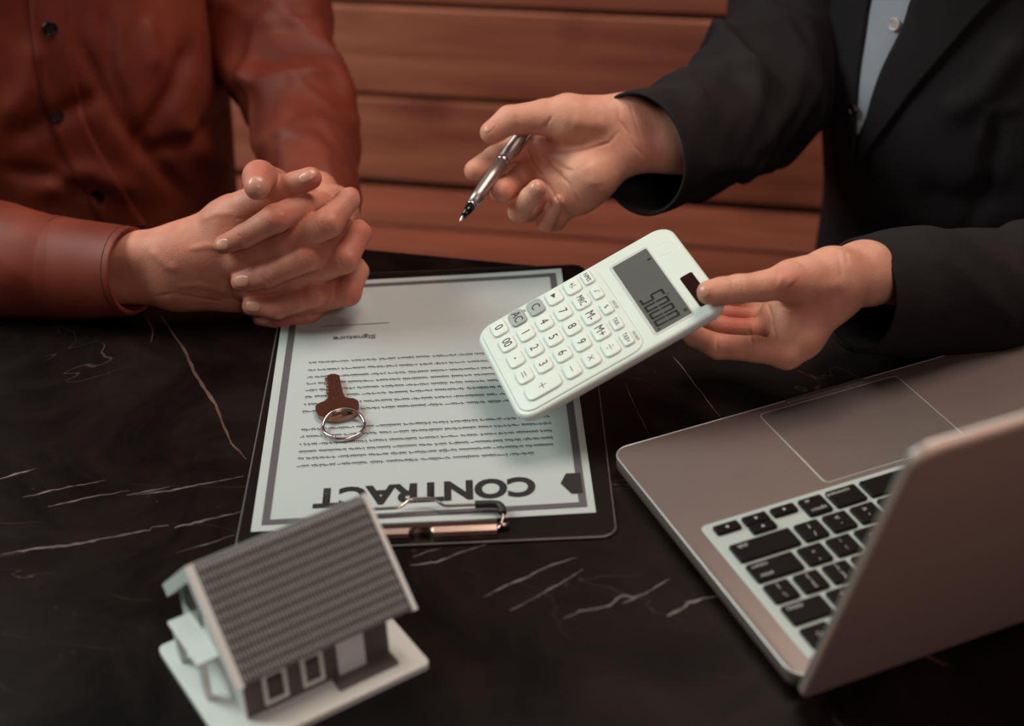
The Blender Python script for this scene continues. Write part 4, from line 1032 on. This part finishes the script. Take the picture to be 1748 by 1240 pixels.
fingR = [{'p': [(700, 285, .006, 135), (600, 280, .007, 106), (385, 298, .009, 86), (275, 372, .012, 68)], 'k': .008},
         [(560, 470, -.018, 84), (420, 470, -.020, 78), (300, 520, -.008, 70), (180, 600, .004, 68)],
         [(570, 560, -.020, 82), (430, 650, -.026, 72), (370, 700, -.010, 70), (336, 722, .008, 72)],
         [(640, 660, -.018, 80), (500, 840, -.022, 66), (442, 845, -.002, 66), (505, 760, .016, 60), (548, 708, .022, 56)],
         [(740, 780, -.012, 78), (660, 900, -.016, 58), (602, 912, -.002, 54), (640, 840, .010, 50), (668, 782, .016, 46)]]
G = hand(fd, palmR, fingR, .006, HR, rr_, .014)
V, Q = surface_nets(fd, G); V = laplace(V, Q, 2, .4)
zr = lambda p: zs(p, 760, 120, RS)
V = sculpt(V, Q, [(zr(p), w_, d_) for p, w_, d_ in [
    ([(510, 420), (580, 480), (700, 495), (850, 470), (980, 430), (1030, 370)], 2.4, .0016), ([(480, 430), (560, 490), (640, 590), (740, 680), (800, 770), (860, 825)], 2.0, .0013), ([(640, 560), (700, 580), (770, 600)], 1.6, .0006), ([(560, 640), (620, 690), (680, 790), (740, 880)], 2.2, .0012),
    ([(640, 270), (600, 330), (560, 360), (520, 365)], 2.0, .0012), ([(420, 260), (425, 310), (430, 360)], 1.5, .0008), ([(1030, 200), (1040, 300), (1100, 380), (1130, 450), (1190, 520)], 2.4, .0010), ([(1100, 200), (1130, 300), (1180, 450)], 2.0, .0006),
    ([(480, 770), (520, 810), (540, 830)], 1.3, .0006), ([(640, 850), (665, 870), (690, 880)], 1.2, .0005), ([(750, 300), (860, 330), (980, 330)], 14, -.0015), ([(840, 560), (880, 620), (900, 700)], 14, -.0012), ([(700, 640), (640, 600), (580, 540)], 9, .0018), ([(470, 440), (520, 560), (590, 640)], 2, .0008),
    ([(760, 620), (680, 560), (600, 520)], 5, .0010)]])
bv = bvh_of(V, Q); me = np_mesh('right_hand', V, Q)
flush_attr(me, V, [(HR(*p), r_, a2) for p, r_, a2 in [((270, 372, .025), .010, .35), ((170, 610, .008), .011, .4), ((336, 730, .012), .011, .4), ((440, 850, .008), .010, .3), ((605, 920, .004), .010, .4), ((500, 500, 0), .014, .4), ((560, 640, 0), .012, .35), ((700, 800, 0), .012, .4), ((550, 700, .03), .006, .3), ((1180, 480, 0), .014, .5)]])
hand_r = rel(link('hand', me, M['skin_woman'], suit, label='open palm up hand pinching the pen'))
for a in [(540, 706, -62, 13, 11), (664, 770, -62, 12, 9), (262, 345, 140, 11, 5)]: nail(bv, 760+a[0]/RS, 120+a[1]/RS, a[2], a[3], a[4], hand_r)

# pen
pt, pb = Vector(HR(84, 908, .037)), Vector(HR(612, 165, -.034)); ax_ = (pb-pt).normalized(); PL = .138
q = ax_.to_track_quat('Z', 'Y').to_matrix().to_4x4()
pen = empty('pen', 'slim metallic ballpoint pen with a black cone tip held in the raised hand', 'pen', mw=Matrix.Translation(pt) @ q)
def lathe(name, prof, m, parent, n=24, **pr):
    bm = bmesh.new(); R = [[bm.verts.new((r_*math.cos(t), r_*math.sin(t), z)) for t in [i*2*math.pi/n for i in range(n)]] for r_, z in prof]
    for a, b in zip(R[:-1], R[1:]):
        for i in range(n): bm.faces.new((a[i], a[(i+1) % n], b[(i+1) % n], b[i]))
    bm.faces.new(R[0]); bm.faces.new(R[-1]); me = bm_mesh(bm, name, True)
    me.polygons[-1].use_smooth = False; me.polygons[-2].use_smooth = False
    return link(name, me, m, parent, **pr)
lathe('point', [(.0004, 0), (.0006, .002), (.0011, .0025), (.0015, .0055), (.0016, .0058)], M['chrome'], pen)
lathe('cone', [(.0019, .0056), (.0029, .012), (.0038, .0175)], M['pen_black'], pen, label='glossy black cone')
lathe('tip_ring', [(.0039, .0174), (.0042, .0180), (.0042, .0190), (.0039, .0194)], M['chrome'], pen)
lathe('lower_barrel', [(.0040, .0192), (.0047, .030), (.0051, .048), (.0051, .0655)], M['gunmetal'], pen)
lathe('barrel_ring', [(.0052, .0655), (.0054, .0662), (.0054, .0678), (.0052, .0686)], M['chrome'], pen)
lathe('upper_barrel', [(.0051, .0686), (.0051, .116), (.0045, .122)], M['gunmetal'], pen)
lathe('push_button', [(.0024, .121), (.0024, .128), (.0018, .130)], M['chrome'], pen)
vd = (Vector(C0)-pt); vd = (Matrix.Translation(pt) @ q).inverted().to_3x3() @ vd; an = math.atan2(vd.y, vd.x)+1.1
box('pocket_clip', .0056, .0072, -.0014, .0014, .076, .118, M['chrome'], pen, bev=.0004, mtx=Matrix.Rotation(an, 4, 'Z'))

# left hand holding the calculator
DL = .985; LS = 4.37
def HL(zx, zy, w=0): return PD(1100+zx/LS, 380+zy/LS, DL-w)
def lr_(r): return r/LS*DL/F
pts_ = np.array([HL(x, y, w) for x in (120, 2100) for y in (80, 1130) for w in (.04, -.12)])
fd = Field(pts_.min(0)-.005, pts_.max(0)+.005, .00105)
palmL = [((2000, 420, -.085, 235), (1640, 380, -.040, 222)), ((1640, 380, -.040, 222), (1400, 430, -.022, 215)), ((1400, 400, -.016, 200), (1140, 435, -.006, 150)), ((1400, 520, -.022, 190), (1180, 850, -.022, 138)), ((1180, 850, -.022, 130), (1060, 990, -.020, 104)),
         ((1350, 560, -.030, 180), (1000, 760, -.046, 130)), ((1300, 500, -.03, 170), (1000, 640, -.052, 110)), ((1150, 520, -.020, 130), (1060, 820, -.030, 110))]
fingL = [{'p': [(1180, 425, -.006, 150), (1070, 440, -.002, 142), (880, 478, .002, 112), (700, 497, .006, 108), (580, 512, .009, 102), (482, 522, .009, 92)], 'k': .008},
         [(1060, 985, -.018, 104), (830, 945, -.022, 100), (550, 925, -.030, 98), (380, 850, -.046, 84), (250, 760, -.056, 72)],
         [(960, 820, -.046, 86), (800, 790, -.052, 76), (560, 770, -.056, 76), (380, 700, -.066, 66)],
         [(950, 740, -.056, 80), (800, 700, -.062, 68), (600, 680, -.066, 66), (420, 620, -.074, 60)],
         [(950, 660, -.062, 76), (800, 630, -.070, 60), (640, 600, -.074, 54), (500, 560, -.080, 50)]]
G = hand(fd, palmL, fingL, .005, HL, lr_, .014)
V, Q = surface_nets(fd, G); V = laplace(V, Q, 2, .4)
zl = lambda p: zs(p, 1100, 380, LS)
V = sculpt(V, Q, [(zl(p), w_, d_) for p, w_, d_ in [
    ([(680, 410), (700, 450), (690, 520), (670, 570)], 1.2, .0004), ([(715, 405), (735, 450), (725, 520), (710, 560)], 1.2, .0005), ([(650, 420), (660, 470), (655, 530)], 1.1, .0003), ([(985, 300), (1080, 290), (1180, 330)], 1.8, -.0005), ([(1010, 290), (1100, 275), (1200, 310)], 1.5, .0005),
    ([(920, 610), (950, 700), (960, 800), (1000, 900)], 2.2, .0014), ([(545, 860), (535, 920), (540, 960)], 1.6, .0009), ([(785, 800), (795, 870), (810, 915)], 2.0, .0012), ([(940, 740), (965, 830), (990, 880)], 1.5, .0008), ([(1300, 560), (1350, 500), (1480, 440)], 12, -.0008), ([(1330, 620), (1400, 560), (1500, 520)], 10, .0005),
    ([(1000, 410), (1060, 430), (1100, 470)], 14, -.0016), ([(1440, 200), (1460, 300), (1470, 420)], 3, .0004), ([(1500, 220), (1520, 320)], 3, .0004), ([(1000, 620), (1080, 650), (1150, 620)], 1.5, .0005), ([(880, 840), (920, 870), (960, 950)], 1.4, .0005), ([(1140, 640), (1120, 760), (1060, 860)], 9, .0009)]])
bv = bvh_of(V, Q); me = np_mesh('left_hand', V, Q)
flush_attr(me, V, [(HL(*p), r_, a2) for p, r_, a2 in [((430, 540, .02), .007, .45), ((1100, 470, .01), .012, .55), ((1060, 1050, 0), .012, .45), ((560, 960, -.01), .010, .4), ((640, 780, -.04), .016, .7), ((700, 690, -.05), .014, .8), ((690, 640, -.06), .012, .8), ((1300, 620, 0), .02, .3)]])
hand_l = rel(link('hand', me, M['skin_woman'], suit, label='hand gripping the calculator with the thumb on top'))
nail(bv, 1100+438/LS, 380+518/LS, 182, 12, 11, hand_l)

# jacket torso
fd = Field((.05, 1.02, .44), (.86, 1.62, 1.34), .0055); G = fd.new()
for (x0, z0, x1, z1, r0, r1, y0, y1) in [(.42, .61, .425, .80, .135, .130, 1.25, 1.24), (.56, .61, .57, .80, .140, .135, 1.25, 1.24), (.49, .61, .49, 1.1, .15, .15, 1.24, 1.26), (.425, .80, .41, 1.10, .130, .135, 1.24, 1.28), (.57, .80, .60, 1.12, .135, .14, 1.24, 1.28),
                                        (.38, 1.17, .64, 1.17, .095, .095, 1.31, 1.31), (.50, 1.17, .50, 1.29, .07, .06, 1.33, 1.33)]:
    fd.caps(G, (x0, y0, z0), (x1, y1, z1), r0, r1, .06)
V, Q = surface_nets(fd, G); V = laplace(V, Q, 2)
V = sculpt(V, Q, [([(1415, -10), (1412, 90), (1420, 200), (1440, 330)], 3, .002), ([(1372, -10), (1375, 90), (1395, 220)], 3, .004), ([(1700, 200), (1690, 300), (1640, 420)], 16, .005), ([(1560, 320), (1620, 350), (1748, 330)], 26, .006), ([(1600, 200), (1680, 160), (1748, 60)], 24, -.006), ([(1745, 180), (1690, 190), (1670, 260)], 8, -.003)])
bvj = bvh_of(V, Q)
jacket = rel(garment('jacket', V, Q, M['jacket'], suit))
ribbon('shirt_front', bvj, [(1555, -250), (1494, -30), (1476, 60), (1466, 150), (1464, 230)], [(1700, -250), (1590, -30), (1548, 60), (1498, 160), (1466, 232)], M['shirt_grey'], suit, th=.0008, lift=.0004, k=10, label='strip of pale grey shirt showing between the lapels')
ribbon('lapel', bvj, [(1690, -250), (1575, -30), (1548, 40), (1502, 140), (1466, 276)], [(1880, -250), (1722, -30), (1660, 40), (1570, 145), (1468, 278)], M['jacket'], suit, th=.0035, lift=.0012, k=12, label='wide black lapel folded back')
ribbon('lapel', bvj, [(1450, -250), (1420, -30), (1414, 60), (1416, 160), (1446, 290)], [(1560, -250), (1496, -30), (1480, 60), (1468, 150), (1462, 290)], M['jacket'], suit, th=.0030, lift=.0012, k=10, label='narrow black lapel folded back')
button(bvj, 1531, 41, .0052, M['btn_pearl'], suit, lift=.0030, label='pearly shirt button')
button(bvj, 1466, 186, .0048, M['btn_black'], suit, lift=.0048, label='small dark red jacket button')
# right sleeve (image left)
V, Q = loft([(1092, 263, 1.160, .0470, .040), (1130, 252, 1.185, .0480, .041), (1180, 232, 1.22, .0500, .045), (1245, 195, 1.27, .0545, .050), (1310, 140, 1.32, .0600, .056), (1350, 60, 1.36, .0600, .06), (1375, -60, 1.40, .064, .064), (1400, -180, 1.40, .066, .066), (1460, -330, 1.35, .070, .070), (1560, -500, 1.28, .070, .070), (1650, -600, 1.24, .066, .066)], N=420, M_=150, th=.003, back=.06, fold=folds(21, .0038, 9, elbow=.17, smin_=.05))
V = sculpt(V, Q, [([(1255, 60), (1300, 90), (1350, 140), (1380, 190)], 6, .004), ([(1270, 40), (1320, 70), (1370, 130)], 6, -.004), ([(1200, 130), (1260, 170), (1300, 230)], 9, .003), ([(1230, 100), (1290, 140), (1340, 200)], 8, -.004), ([(1270, 20), (1320, 30), (1365, 70)], 7, .004)])
rel(garment('sleeve', V, Q, M['jacket'], suit, label='black jacket sleeve of the arm raising the pen'))
# left sleeve (image right)
V, Q = loft([(1466, 505, 1.035, .0385, .036), (1500, 503, 1.045, .0410, .038), (1560, 500, 1.060, .0445, .042), (1640, 502, 1.085, .0470, .045), (1740, 500, 1.12, .0500, .049), (1880, 460, 1.20, .058, .056), (1960, 330, 1.32, .062, .06), (1960, 100, 1.40, .066, .066), (1920, -80, 1.42, .07, .07)], N=420, M_=150, th=.003, back=.06, fold=folds(31, .0034, 9, smin_=.06))
V = sculpt(V, Q, [([(1600, 380), (1620, 430), (1600, 470)], 8, .003), ([(1640, 400), (1690, 430), (1748, 440)], 10, -.004), ([(1640, 440), (1700, 470), (1748, 500)], 10, .004), ([(1560, 390), (1600, 400), (1650, 385)], 8, -.003), ([(1520, 560), (1600, 590), (1700, 580)], 12, .003)])
bvs = bvh_of(V, Q)
rel(garment('sleeve', V, Q, M['jacket'], suit, label='black jacket sleeve of the arm holding the calculator'))
for x, y in ((1565, 618), (1602, 622)): button(bvs, x, y, .0060, M['btn_black'], suit, lift=.001, label='dark red sleeve button')
fd = Field((.28, .90, .40), (.72, 1.50, .66), .008); G = fd.new()
for x in (.42, .58): fd.caps(G, (x, 1.26, .535), (x-.02, .97, .52), .080, .065, .02)
V, Q = surface_nets(fd, G); rel(garment('trousers', V, Q, M['trousers'], suit))
